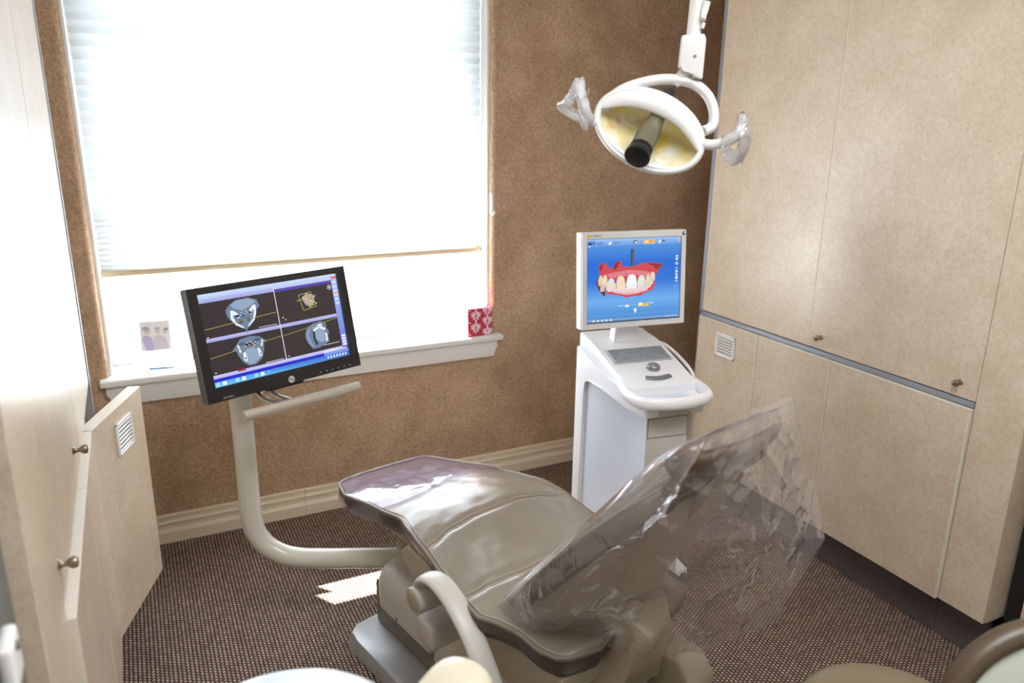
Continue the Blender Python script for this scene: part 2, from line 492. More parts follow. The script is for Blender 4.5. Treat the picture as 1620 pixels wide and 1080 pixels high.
# baseboards (two lengths with a butt joint)
prof = [(0, 0), (.020, 0), (.020, .046), (.017, .050), (.017, .053), (.012, .058), (.0115, .074), (.016, .080), (.016, .086),
        (.009, .091), (.008, .104), (.012, .107), (.012, .113), (.006, .117), (0, .117)]
for nm, x0, x1 in (('baseboard_back', XL, 0.538), ('baseboard_back', 0.5395, XR)):
    mesh_obj(nm, bm_prism(bmesh.new(), prof, lambda u, v: (x0, YW - u, v), lambda u, v: (x1, YW - u, v)), M_TRIM, None, 25, kind='structure')

# grey door frame at the near left, with a white latch keeper
jam = box('trim_1', -0.30, -0.196, 0.72, 1.078, 0, 2.4, M_POST, None, 0.004, kind='structure')
bm = bmesh.new(); bm_box(bm, -0.196, -0.178, 0.925, 0.985, 0.99, 1.055, 0.008, 3)
mesh_obj('latch_keeper', bm, M_WHITE, jam, 35)
mesh_obj('latch_bolt', bm_lathe(bmesh.new(), [(0, 0), (.006, 0), (.006, .004), (0, .004)], 14, axis_m((-.178, .955, 1.04), (1, 0, 0))), M_DKGREY, jam, 35)

# ------------------------------------------------------------------ storage cabinets
def vent_bm():
    """100 x 92 mm louvre grille in the XZ plane facing -Y, centred at the origin"""
    bm = bmesh.new()
    w, h = .058, .050
    for x0, x1, z0, z1 in ((-w, w, h - .008, h), (-w, w, -h, -h + .008), (-w, -w + .010, -h, h), (w - .010, w, -h, h)):
        bm_box(bm, x0, x1, -.007, 0, z0, z1, 0.0015, 1)
    for k in range(7):
        z = -.0366 + k * .0122
        bm_box(bm, -w + .009, w - .009, -.0055, -.001, z - .0036, z + .0036, 0, 1, Matrix.Translation((0, -.002, z)) @ Matrix.Rotation(math.radians(28), 4, 'X') @ Matrix.Translation((0, .002, -z)))
    return bm

KNOB = [(0, 0), (.0085, 0), (.009, .002), (.006, .005), (.0045, .010), (.005, .014), (.0085, .018), (.0105, .022), (.0105, .027), (.0085, .030), (.003, .031), (0, .031)]

def door_panel(name, y0, y1, z0, z1, xf, t, sgn, parent, edge='top'):
    """slab facing sgn*X with its face at x = xf"""
    g = 0.0018
    x0, x1 = sorted((xf, xf - sgn * t))
    d = box(name, x0, x1, y0 + g, y1 - g, z0 + g, z1 - g, M_LAM, parent, 0.0008, 1)
    return d

def storage_cabinet(xf_up, xf_lo, sgn, label, xback, yend, vent_angle=0.0, knob_z=0.892, yuplist=((1.332, 1.985), (1.985, 2.586)), knob_y=(1.93, 1.39)):
    """tall built-in of laminate; its front faces sgn*X (sgn=-1: right-hand run)"""
    xo = (xf_lo + xback) / 2
    r = root('storage_cabinet', (xo, 1.9, 0), 0, label, 'cabinet')
    X = lambda x: x - xo
    Y = lambda y: y - 1.9
    def slab(name, xa, xb, y0, y1, z0, z1, mat, bev=0.0008, par=r):
        a, b = sorted((X(xa), X(xb)))
        return box(name, a, b, Y(y0), Y(y1), z0, z1, mat, par, bev, 1)
    inner = xf_up + sgn * -0.024
    slab('carcass', inner, xback, yend + .002, 2.586, 0.165, 2.42, M_LAM)
    slab('edge_profile', inner + sgn * -0.02, xf_up + sgn * .004, 2.586, 2.604, 0.165, 2.42, M_ALU)
    rail = slab('finger_rail', inner + sgn * .0005, xf_up + (sgn * .004 if sgn < 0 else -.012), 1.3335, 2.604, 0.826, 0.843, M_ALU, 0.002)
    rail['label'] = 'aluminium finger rail'
    for y0, y1 in yuplist:
        d = slab('upper_door', inner + sgn * .001, xf_up, y0 + .0015, y1 - .0015, 0.846, 2.42, M_LAM)
        strip = slab('edge_band', inner + sgn * .002, xf_up + sgn * .0006, y1 - .0035, y1 - .0008, 0.846, 2.42, M_LAMEDGE, 0, d)
        for ky in knob_y:
            if y0 < ky < y1 or (y0 == yuplist[0][0]):
                mesh_obj('knob', bm_lathe(bmesh.new(), KNOB, 20, axis_m((X(xf_up), Y(ky), knob_z), (sgn, 0, 0))), M_KNOB, d, 40)
                if y0 != yuplist[0][0]: break
    lows = ((1.3335, 1.862), (1.862, 2.227), (2.227, 2.588))
    for i, (y0, y1) in enumerate(lows):
        if i == 2 and vent_angle:
            c, s = math.cos(vent_angle), math.sin(vent_angle)
            Mx = Matrix.Translation((X(xf_lo), Y(y0), 0)) @ Matrix.Rotation(-vent_angle * sgn, 4, 'Z') @ Matrix.Translation((-X(xf_lo), -Y(y0), 0))
        else: Mx = None
        a, b = sorted((X(inner + sgn * .001), X(xf_lo)))
        d = box('lower_door', a, b, Y(y0 + .002), Y(y1 - .002), 0.171, 0.8215, M_LAM, r, 0.0008, 1, Mx)
        a2, b2 = sorted((X(inner + sgn * .002), X(xf_lo + sgn * .0006)))
        box('edge_band', a2, b2, Y(y0 + .002), Y(y1 - .002), 0.8205, 0.8228, M_LAMEDGE, d, 0, 1, Mx)
        box('edge_band', a2, b2, Y(y0 + .0012), Y(y0 + .0035), 0.171, 0.822, M_LAMEDGE, d, 0, 1, Mx)
        if i == 2:
            V = Matrix.Translation((X(xf_lo), Y(2.408 if sgn < 0 else 2.425), 0.729)) @ Matrix.Rotation(PI / 2 * sgn, 4, 'Z')
            v = vent_bm(); v.transform(V)
            if Mx is not None: v.transform(Mx)
            vb = bm_box(bmesh.new(), -.05, .05, -.0008, 0.0004, -.043, .043); vb.transform(V)
            if Mx is not None: vb.transform(Mx)
            mesh_obj('vent_gap_shade', vb, M_DKGREY, d)  # dark sheet added behind the slats; its colour stands in for shaded gaps
            mesh_obj('vent_grille', v, M_WHITE, d, 30)['label'] = 'white louvred vent grille'
    slab('end_panel', xf_up + sgn * .0015, xback, yend, 1.331, 0.171, 2.42, M_LAM)
    xk = xf_lo - sgn * .084
    k = slab('kick_board', xk, xk - sgn * .02, 1.372, 2.59, 0, 0.168, M_TOE, 0.001)
    slab('kick_board', xk, xk - sgn * .02, yend + .02, 1.370, 0, 0.168, M_TOE, 0.001)
    slab('plinth', xk - sgn * .021, xback, yend + .022, 2.58, 0, 0.164, M_DARK, 0)
    return r

storage_cabinet(2.214, 2.200, -1, 'tall beige speckled laminate cabinet wall on the right of the dental chair', 2.84, 1.182)
storage_cabinet(-0.172, -0.158, 1, 'tall beige cabinet on the left with its vented lower door ajar', -0.78, 1.082, math.radians(20.5),
                knob_y=(1.835, 1.335), knob_z=0.928)
nb = root('side_cabinet', (2.5, .7, 0), 0, 'recessed beige cabinet unit at the right edge, beyond the end panel', 'cabinet')
box('door', 2.268 - 2.5, 2.30 - 2.5, -.35, .412, .171, 2.42, M_LAM, nb, .001, 1)
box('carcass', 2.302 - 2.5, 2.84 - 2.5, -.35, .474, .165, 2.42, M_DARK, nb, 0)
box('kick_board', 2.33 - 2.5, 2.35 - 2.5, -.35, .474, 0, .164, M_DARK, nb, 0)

# ------------------------------------------------------------------ pleated blind
bl = root('pleated_blind', (0.64, YW + .095, 2.3), 0, 'white translucent pleated blind drawn most of the way down the window', 'window blind')
ZB = 1.083
zs_ = [2.28]
while zs_[-1] > ZB + .004:
    z = zs_[-1]
    zs_.append(z - (0.021 if z > 1.30 else 0.0105))
zs_[-1] = ZB
bm = bmesh.new()
rows = []
for i, z in enumerate(zs_):
    y = (-0.007 if i % 2 else 0.006)
    rows.append([bm.verts.new((x, y + .0012 * noise.noise(Vector((x * 3, z * 9, 0))), z - 2.3)) for x in [(-.757 + 1.514 * k / 24) for k in range(25)]])
for a, b in zip(rows, rows[1:]):
    for k in range(24): bm.faces.new((a[k], a[k + 1], b[k + 1], b[k]))
mesh_obj('pleated_fabric', bm, M_BLIND, bl)
box('bottom_rail', -.758, .758, -.014, .012, ZB - .018 - 2.3, ZB + .004 - 2.3, plain('blind_rail', lin(206, 190, 160), 0.4), bl, 0.004)
box('head_rail', -.758, .758, -.02, .02, -.02, .015, M_WHITE, bl, 0.003)
cc = root('cord_cleat', (1.409, YW + .003, 1.25), 0, 'small white cord cleat on the right edge of the window', 'cleat')
mesh_obj('hook', bm_tube(bmesh.new(), [(0, -.006, .08), (.001, -.010, .05), (0, -.012, .01), (-.002, -.014, -.004), (.004, -.020, -.006), (.006, -.022, .006)], .005, seg=10), M_WHITE, cc, 50)
mesh_obj('plate', bm_box(bmesh.new(), -.006, .006, -.006, 0, -.005, .085, .002, 2), M_WHITE, cc, 35)

# ------------------------------------------------------------------ dental chair
CH = Matrix.Translation((.70, 2.43, 0)) @ Matrix.Rotation(math.radians(12.5), 4, 'Z')
chair = root('dental_chair', (.70, 2.43, 0), math.radians(12.5), 'taupe leather dental treatment chair reclined in the middle of the room', 'dental chair')
def P(s, t, z): return Vector((t, -s, z))

SX = [0.035, .05, .08, .18, .37, .47, .56, .63, .78, .87, .95, .995, 1.05, 1.12, 1.165, 1.185, 1.20]
TL = [.168, .186, .203, .230, .214, .203, .226, .237, .257, .268, .276, .252, .236, .236, .222, .19, .12]
TR = [.148, .160, .172, .192, .242, .262, .276, .281, .276, .270, .268, .255, .245, .240, .225, .19, .12]
def zs(s): return interp(s, [0, .35, .55, .9, 1.2], [.465, .518, .540, .508, .500])
def seat_pt(s, q, lift=0.0):
    """q -1..1 across"""
    tl, tr = -interp(s, SX, TL), interp(s, SX, TR)
    t = tl + (tr - tl) * (q + 1) / 2
    e = 1 - abs(q) ** 3.2
    crown = interp(s, [.03, .2, .5, 1.2], [.006, .012, .028, .028]) * e
    for c, wd_, dp in ((.625 + .03 * q * q, .012, .011), (.895 - .03 * q * q, .013, .012)):
        crown -= dp * math.exp(-((s - c) / wd_) ** 2) * min(1, e * 2)
        crown += .008 * math.exp(-((s - c) / .06) ** 2) * e
    w = noise.noise(Vector((s * 8, t * 11, 1.3))) * .0075 + noise.noise(Vector((s * 30 + t * 18, t * 22 - s * 12, 4.1))) * .0016
    damp = .35 if s < .36 else 1
    crown += w * e * damp
    if .60 < s < .98:
        crown -= .006 * math.sin((t * 60 + s * 40)) * math.exp(-((abs(q) - .78) / .16) ** 2) * .6
    return P(s, t, zs(s) + crown + lift)
ns, nt = 130, 48
S0, S1 = 0.035, 1.20
bm = bmesh.new()
top = bm_grid(bm, lambda a, b: seat_pt(S0 + (S1 - S0) * a, -1 + 2 * b), ns, nt)
ring = [top[i][0] for i in range(ns + 1)] + [top[ns][j] for j in range(1, nt + 1)] + [top[i][nt] for i in range(ns - 1, -1, -1)] + [top[0][j] for j in range(nt - 1, 0, -1)]
cen = P(.62, 0, .5)
edge = [v.co.copy() for v in ring]
def skirt_ring(ins, dz):
    out = []
    for c in edge:
        d = (cen - c); d.z = 0
        d.x *= 1.0; d.y *= .28; d.normalize()
        out.append(bm.verts.new(c + d * ins + Vector((0, 0, dz))))
    return out
rings = [ring, skirt_ring(-.003, -.006)]
for a, b in zip(rings, rings[1:]):
    for i in range(len(a)): bm.faces.new((a[i], b[i], b[(i + 1) % len(a)], a[(i + 1) % len(a)]))
mesh_obj('seat_cushion', bm, M_LEATHER, chair, 'all')
bm = bmesh.new()
r0 = skirt_ring(-.003, -.005); r1 = skirt_ring(.002, -.035); r2 = skirt_ring(.020, -.062); r3 = skirt_ring(.045, -.070)
for a, b in ((r0, r1), (r1, r2), (r2, r3)):
    for i in range(len(a)): bm.faces.new((a[i], b[i], b[(i + 1) % len(a)], a[(i + 1) % len(a)]))
bm.faces.new(r3)
mesh_obj('seat_skirt', bm, M_LEATHER_DK, chair, 'all')['label'] = 'dark brown lower edge of the seat cushion'
ed = edge[::2]
pip = mesh_obj('piping', bm_tube(bmesh.new(), [c + Vector((0, 0, .001)) for c in ed], .0055, seg=8, smooth=False, closed=True), M_PIPING, chair, 'all')
bm = bmesh.new()
for sgn in (.0075,):
    off = []
    for c in ed:
        d = (cen - c); d.z = 0; d.y *= .28; d.normalize()
        off.append(c + d * .010 + Vector((0, 0, .0052)))
    bm_tube(bm, off, .0016, seg=6, smooth=False, closed=True)
mesh_obj('edge_stitching', bm, M_THREAD, chair, 'all')
for c0, k in ((.625, .03), (.895, -.03)):
    for ds in (-.0075, .0075):
        bm_ = bm_tube(bmesh.new(), [seat_pt(c0 + k * q * q + ds, q, .0012) for q in [(-.97 + 1.94 * i / 40) for i in range(41)]], .0014, seg=6, smooth=False)
        mesh_obj('seam_stitching', bm_, M_THREAD, chair, 'all')

# clear purple-tinted vinyl over the foot end
bm = bmesh.new()
g = bm_grid(bm, lambda a, b: seat_pt(.037 + a * (.335 + .05 * (2 * b - 1) ** 2 * 0 + .03 * math.sin(b * 7)), (-1 + 2 * b) * 1.012, .006 + .0022 * noise.noise(Vector((a * 2.2 + b * 9, b * 7, 8)))), 40, 40)
fr = [g[0][j] for j in range(41)]
for side in ([g[i][0] for i in range(41)], [g[0][j] for j in range(41)], [g[i][40] for i in range(41)]):
    lo = [bm.verts.new(v.co + Vector((0, 0, -.055)) + (Vector((v.co.x, (v.co.y + .3) * .4, 0)).normalized() * .004)) for v in side]
    for i in range(40): bm.faces.new((side[i], side[i + 1], lo[i + 1], lo[i]))
mesh_obj('foot_cover', bm, M_TOECOVER, chair, 'all')['label'] = 'glossy purple tinted vinyl cover over the foot end'

# frame under the seat
bm = bmesh.new()
bm_prism(bm, [(.50, .462), (.80, .446), (1.17, .438), (1.15, .36), (.98, .30), (.62, .30), (.46, .42)], lambda u, v: P(u, -.205, v), lambda u, v: P(u, .205, v), .012, 3)
mesh_obj('seat_frame', bm, M_BEIGEPL, chair, 35)
bm = bmesh.new()
bm_prism(bm, [(.16, .428), (.48, .475), (.50, .44), (.46, .40), (.20, .395)], lambda u, v: P(u, -.15, v), lambda u, v: P(u, .15, v), .010, 3)
mesh_obj('leg_rest_frame', bm, M_BEIGEPL, chair, 35)

# base
bm = bmesh.new()
bm_prism(bm, [(-.245, -.205), (-.280, -.235), (-.285, -.28), (-.275, -.86), (-.20, -.92), (.20, -.92), (.275, -.86), (.285, -.28), (.245, -.205), (.12, -.195), (-.12, -.195)],
         lambda u, v: Vector((u, v, 0)), lambda u, v: Vector((u * .955, v + (.012 if v < -.5 else -.012), .046)), 0.006, 2)
mesh_obj('base_plate', bm, M_PLATE, chair, 30)
bm = bmesh.new(); bm_box(bm, -.17, .17, -.86, -.235, .046, .20, .012, 3)
mesh_obj('pedestal', bm, M_DKGREY, chair, 35)
bm = bmesh.new()
def rrect(t0, t1, s0, s1, rf, rb, n=7):
    """rounded plan outline, radius rf at the foot end and rb at the head end"""
    out = []
    for cx, cs, r, a0 in ((t0 + rf, s0 + rf, rf, PI), (t1 - rf, s0 + rf, rf, 1.5 * PI), (t1 - rb, s1 - rb, rb, 0), (t0 + rb, s1 - rb, rb, .5 * PI)):
        for k in range(n + 1):
            a = a0 + k / n * PI / 2
            out.append((cx + r * math.cos(a), cs + r * math.sin(a)))
    return out
rg = []
for z0, z1, ins in ((.150, .150, .012), (.156, .156, 0), (.235, .230, 0), (.262, .262, .006), (.281, .284, .020), (.292, .298, .045), (.295, .303, .085)):
    o = rrect(-.20 + ins, .20 - ins, .262 + ins, .607 - ins * .15, max(.012, .075 - ins * .5), .010)
    rg.append([bm.verts.new(P(sv, t, z0 + (z1 - z0) * (sv - .262) / .345)) for t, sv in o])
for A, B in zip(rg, rg[1:]):
    for q in range(len(A)): bm.faces.new((A[q], A[(q + 1) % len(A)], B[(q + 1) % len(A)], B[q]))
bm.faces.new(rg[0]); bm.faces.new(rg[-1])
hs = mesh_obj('base_housing', bm, M_GREYPL, chair, 50)
mesh_obj('screw', bm_lathe(bmesh.new(), [(0, 0), (.006, 0), (.006, .002), (0, .002)], 12, axis_m(P(.425, -.201, .168), (-1, 0, 0))), M_DKGREY, hs)
bm = bmesh.new()
bm_prism(bm, [(.627, .30), (.64, .315), (.90, .315), (1.22, .285), (1.30, .25), (1.30, .14), (1.15, .10), (.66, .12), (.632, .16), (.650, .22), (.627, .27)],
         lambda u, v: P(u, -.205 + max(0, v - .22) * .3, v), lambda u, v: P(u, .205 - max(0, v - .22) * .3, v), .009, 3)
mesh_obj('link_housing', bm, M_GREYPL, chair, 40)

# armrest with its round pivot cap
AT = -.292
arm_path = [(.722, .448), (.728, .487), (.752, .520), (.80, .535), (.86, .522), (.93, .478), (.99, .415), (1.04, .345), (1.07, .30)]
arm = mesh_obj('armrest', bm_tube(bmesh.new(), [P(s, AT, z) for s, z in arm_path], .031, .014, seg=16, up=(0, -.5, 1), n=8), M_GREYPL, chair, 60)
# up-vector is blended by the tube frame; the hub sits at its front end
hub = mesh_obj('pivot_hub', bm_lathe(bmesh.new(), [(0, -.058), (.036, -.058), (.036, .006), (.034, .009), (.031, .010), (.030, .0085), (.006, .0085), (0, .0085)], 32, axis_m(P(.737, AT - .026, .457), (-1, 0, 0))), M_GREYPL, chair, 40)
mesh_obj('pivot_cap', bm_lathe(bmesh.new(), [(0, .0125), (.024, .0120), (.028, .010), (.029, .0085)], 28, axis_m(P(.737, AT - .026, .457), (-1, 0, 0))), M_BEIGEPL, hub, 60)
box('armrest_bracket', AT - .02, -.18, -.80, -.72, .33, .40, M_GREYPL, chair, .012, 3)

# backrest: reclined about 49 degrees
RA = math.radians(49)
eS, eZ = math.cos(RA), math.sin(RA)
B0 = (.957, .526)
def BP(l, t, n):
    """l along the back, n towards the sitter"""
    return P(B0[0] + l * eS - n * eZ, t, B0[1] + l * eZ + n * eS)
BLX = [-.06, -.04, 0, .08, .25, .42, .50, .54, .56]
BHW = [.10, .155, .190, .205, .215, .205, .185, .155, .10]
def bhw(l): return interp(l, BLX, BHW)
def back_grid(f, nl=40, nq=24, l0=-.06, l1=.56):
    bm = bmesh.new()
    g = bm_grid(bm, lambda a, b: f(l0 + (l1 - l0) * a, -1 + 2 * b), nl, nq)
    ring = [g[i][0] for i in range(nl + 1)] + [g[nl][j] for j in range(1, nq + 1)] + [g[i][nq] for i in range(nl - 1, -1, -1)] + [g[0][j] for j in range(nq - 1, 0, -1)]
    return bm, ring
def close(bm, ra, cos_):
    rb = [bm.verts.new(c) for c in cos_]
    for i in range(len(ra)): bm.faces.new((ra[i], rb[i], rb[(i + 1) % len(ra)], ra[(i + 1) % len(ra)]))
    return rb
bc = BP(.25, 0, 0)
nrm_f = (BP(0, 0, 1) - BP(0, 0, 0))
bm, ring = back_grid(lambda l, q: BP(l, bhw(l) * q, .012 * (1 - abs(q) ** 3) + .004 * noise.noise(Vector((l * 14, q * 5, 3)))))
rb_edge = [v.co.copy() for v in ring]
r1 = close(bm, ring, [c - nrm_f * .012 + (c - bc) * .012 for c in rb_edge])
r2 = close(bm, r1, [c - nrm_f * .040 + (c - bc) * .004 for c in rb_edge])
r3 = close(bm, r2, [c - nrm_f * .050 - (c - bc) * .05 for c in rb_edge])
bm.faces.new(r3)
back = mesh_obj('backrest', bm, M_LEATHER_DK, chair, 'all')
back['label'] = 'dark taupe backrest cushion under clear plastic'
bm, ring = back_grid(lambda l, q: BP(l, bhw(l) * .93 * q, -.046 - (1 - abs(q) ** 2.2) * interp(l, [-.05, 0, .08, .2, .35, .5, .54], [.0, .065, .105, .10, .065, .03, .0])), l0=-.045, l1=.535)
r1 = close(bm, ring, [v.co + nrm_f * .012 for v in ring])
mesh_obj('backrest_shell', bm, M_BEIGEPL, back, 'all')['label'] = 'beige moulded shell on the back of the backrest'
mesh_obj('piping', bm_tube(bmesh.new(), [c - nrm_f * .004 + (c - bc) * .012 for c in rb_edge[::2]], .004, seg=8, smooth=False, closed=True), M_PIPING, back, 'all')
# headrest stem, pad, lobes
bm = bmesh.new()
bm_prism(bm, [(.40, -.085), (.50, -.075), (.60, -.058), (.655, -.050), (.655, -.034), (.59, -.042), (.46, -.060)], lambda u, v: BP(u, -.032, v), lambda u, v: BP(u, .032, v), .004, 2)
mesh_obj('headrest_stem', bm, M_BEIGEPL, chair, 40)
def sup(c, k): return math.copysign(abs(c) ** k, c)
def head_pt(a, b):
    th = 2 * PI * a
    q = -1 + 2 * b
    qe = (1 - abs(q) ** 6.0) ** .5 if abs(q) < 1 else 0
    cl, cn = .050, .027
    l = .676 + cl * sup(math.cos(th), .75) * (.60 + .40 * qe)
    n = -.002 + (cn * sup(math.sin(th), .8)) * (.50 + .50 * qe) + .012 * q * q
    if math.sin(th) < 0: n -= .012 * (1 - q * q)
    return BP(l, -.003 + .150 * q, n)
bm = bmesh.new(); g = bm_grid(bm, head_pt, 32, 28, True)
bm.faces.new([g[i][0] for i in range(32)]); bm.faces.new([g[i][28] for i in range(32)])
head = mesh_obj('headrest', bm, plain('brown_taupe_leather', lin(116, 101, 86), .3, bscale=260, bump=.12), chair, 'all')
for sg in (-1, 1):
    bm = bmesh.new()
    bm_lathe(bm, [(0, -.028), (.030, -.026), (.043, -.016), (.046, 0), (.043, .010), (0, .014)], 26)
    bm.transform(Matrix.Scale(1.15, 4, (1, 0, 0)))
    q = Matrix(((1, 0, 0), (0, -eS, eZ), (0, eZ, eS))).to_4x4()
    bm.transform(Matrix.Translation(BP(.622, .094 * sg, -.014)) @ q)
    mesh_obj('neck_lobe', bm, M_LEATHER_DK, head, 'all')
mesh_obj('piping', bm_tube(bmesh.new(), [BP(.676 + .054 * sup(math.cos(a), .7), -.003 + .148 * sup(math.sin(a), .5), -.010 + .012 * abs(math.sin(a)) ** 1.0) for a in [2 * PI * i / 40 for i in range(40)]], .004, seg=8, smooth=False, closed=True), M_PIPING, head, 'all')
# bracket that carries the backrest
bm = bmesh.new()
bm_prism(bm, [(1.08, .30), (1.09, .42), (1.10, .52), (1.17, .60), (1.235, .60), (1.27, .52), (1.24, .42), (1.21, .36), (1.20, .30)], lambda u, v: P(u, -.075, v), lambda u, v: P(u, .055, v), .020, 4)
mesh_obj('backrest_bracket', bm, M_BEIGEPL, chair, 40)
bm = bmesh.new()
bm_prism(bm, [(1.16, .26), (1.15, .34), (1.20, .42), (1.28, .43), (1.325, .38), (1.31, .30), (1.27, .25)], lambda u, v: P(u, .065, v), lambda u, v: P(u, .155, v), .020, 4)
mesh_obj('hinge_cover', bm, M_BEIGEPL, chair, 40)
bm = bmesh.new(); bm_box(bm, -.08, .055, -1.31, -1.10, .285, .297, .003)
mesh_obj('slot_plate', bm, M_DARK, chair, 35)

# ------------------------------------------------------------------ clear plastic bag over the backrest
bag = root('plastic_cover', tuple(CH @ P(1.3, 0, .5)), math.radians(12.5), 'large clear crinkled plastic bag draped over the chair backrest and headrest', 'plastic cover')
BO = P(1.3, 0, .5)
rows_b = [
    [(1.428, -.165, 1.095), (1.445, -.10, 1.115), (1.452, -.03, 1.125), (1.452, .04, 1.13), (1.446, .10, 1.128), (1.428, .162, 1.118)],
    [(1.345, -.190, 1.000), (1.42, -.12, 1.02), (1.462, -.04, 1.03), (1.47, .06, 1.03), (1.46, .13, 1.035), (1.432, .195, 1.050)],
    [(1.255, -.212, .880), (1.36, -.14, .87), (1.435, -.04, .86), (1.455, .07, .87), (1.455, .17, .90), (1.430, .245, .950)],
    [(1.100, -.222, .690), (1.24, -.15, .675), (1.345, -.05, .67), (1.41, .07, .68), (1.43, .20, .72), (1.436, .300, .850)],
    [(.955, -.222, .520), (1.085, -.165, .492), (1.225, -.075, .503), (1.325, .07, .487), (1.385, .25, .515), (1.444, .350, .726)],
]
for r_ in rows_b[1:]:
    c_ = r_[0]; r_.insert(1, (c_[0] + .050, c_[1] - .004, c_[2] - .043))
rows_b[0].insert(1, (1.440, -.14, 1.105))
def lnt(l, t, n): return (B0[0] + l * eS - n * eZ, t, B0[1] + l * eZ + n * eS)
rows_f = []
for rb_, l, n, hw in zip(rows_b, (.735, .60, .43, .20, -.03), (.022, .045, .034, .026, .026), (.13, .15, .185, .20, .19)):
    rows_f.append([rb_[0], lnt(l, -hw * .80, n), lnt(l, -hw * .3, n + .004), lnt(l, hw * .3, n + .004), lnt(l, hw + .02, n), rb_[-1]])
def surf(rows, nu=64, nv=80, amp=.012, seed=0.0):
    R_ = [crom([Vector(c) for c in r], 20) for r in rows]
    m = len(R_[0])
    cols = [crom([R_[i][j] for i in range(len(R_))], 24) for j in range(m)]
    n = len(cols[0])
    bm = bmesh.new()
    V = []
    for j in range(m):
        a = j / (m - 1); line = []
        for i in range(n):
            b = i / (n - 1)
            c = cols[j][i]
            e = min(1, 5 * a, 5 * (1 - a)) * min(1, .25 + 2 * b)
            k = noise.noise(Vector((a * 6 + seed, b * 1.8 + a * 3, seed)))
            for fa, fb, sk, wt in ((6, 1.6, 3, .55), (9, 4, -6, .45), (13, 7, 9, .16)):
                k += wt * (1 - min(1, 2.6 * abs(noise.noise(Vector((a * fa + b * sk, b * fb - a * sk, seed + fa)))))) ** 2
            dv = amp * e * k
            line.append(bm.verts.new(P(c[0] + dv * .8, c[1] + dv * .15, c[2] - dv * .35) - BO))
        V.append(line)
    for j in range(m - 1):
        for i in range(n - 1):
            bm.faces.new((V[j][i], V[j + 1][i], V[j + 1][i + 1], V[j][i + 1]))
    return bm
mesh_obj('back_sheet', surf(rows_b, nu=1, nv=1, amp=.028, seed=2.0), M_FILM, bag, 'all')
mesh_obj('front_sheet', surf(rows_f, amp=.004, seed=7.0), M_FILM, bag, 'all')

# ------------------------------------------------------------------ monitor post
post = root('monitor_post', (.24, 2.345, 0), 0, 'cream enamelled bent tube post holding the black monitor beside the chair', 'monitor post')
pth = [(.60, -.272, .262), (.40, -.182, .262), (.20, -.092, .262), (.135, -.062, .264), (.082, -.038, .278), (.035, -.016, .312), (.008, -.003, .365), (0, 0, .43), (0, 0, .6), (0, 0, .8), (0, 0, 1.00)]
mesh_obj('tube', bm_tube(bmesh.new(), pth, .0325, seg=28, up=(0, 1, .3), n=8), M_CREAM, post, 60)
mesh_obj('tube_cap', bm_lathe(bmesh.new(), [(0, 0), (.033, 0), (.033, .012), (.028, .02), (0, .022)], 28, Matrix.Translation((0, 0, 1.0))), M_CREAM, post, 40)
bm = bmesh.new(); bm_box(bm, .42, .60, -.335, -.165, .225, .33, .02, 3)
mesh_obj('mount_block', bm, M_BEIGEPL, post, 40)
mesh_obj('swivel_arm', bm_tube(bmesh.new(), [(0, 0, .99), (.02, -.03, 1.02), (.05, -.085, 1.05)], .018, seg=14), M_DKGREY, post, 50)

# ------------------------------------------------------------------ black monitor with scans
mon = root('monitor', (.352, 2.24, 1.043), 0, 'black widescreen monitor showing four skull scan views in front of the window', 'monitor')
MR = Euler((math.radians(-12.6), 0, math.radians(20.7)), 'XYZ')
MRm = Matrix.Rotation(math.radians(20.7), 4, 'Z') @ Matrix.Rotation(math.radians(-12.6), 4, 'X')
mon.rotation_mode = 'QUATERNION'; mon.rotation_quaternion = MRm.to_quaternion()
MW, MH = .5, .315
SW, SH = .444, .256
sy = .010     # screen centre sits a little above the panel centre
bm = bmesh.new(); bm_box(bm, -MW / 2, MW / 2, .0, .030, -MH / 2, MH / 2, .006, 2)
bm_box(bm, -.17, .17, .028, .055, -.11, .11, .012, 2)
mesh_obj('casing', bm, M_BLACK, mon, 35)
bm = bmesh.new()
o_ = [(-MW / 2, -MH / 2), (MW / 2, -MH / 2), (MW / 2, MH / 2), (-MW / 2, MH / 2)]
i_ = [(-SW / 2, sy - SH / 2), (SW / 2, sy - SH / 2), (SW / 2, sy + SH / 2), (-SW / 2, sy + SH / 2)]
oF = [bm.verts.new((x, -.011, z)) for x, z in o_]; iF = [bm.verts.new((x, -.011, z)) for x, z in i_]; iB = [bm.verts.new((x, .001, z)) for x, z in i_]; oB = [bm.verts.new((x, .008, z)) for x, z in o_]
for i in range(4):
    j = (i + 1) % 4
    for q in ((oF[i], oF[j], iF[j], iF[i]), (iF[i], iF[j], iB[j], iB[i]), (oF[i], oB[i], oB[j], oF[j])): bm.faces.new(q)
bez = mesh_obj('bezel', bm, M_BLACKM, mon)
mesh_obj('chin_tab', bm_prism(bmesh.new(), [(-.08, 0), (.06, 0), (.045, -.012), (-.065, -.012)], lambda u, v: (u, .002, v - MH / 2 + .003), lambda u, v: (u, .02, v - MH / 2 + .003), .002), M_BLACK, bez, 35)

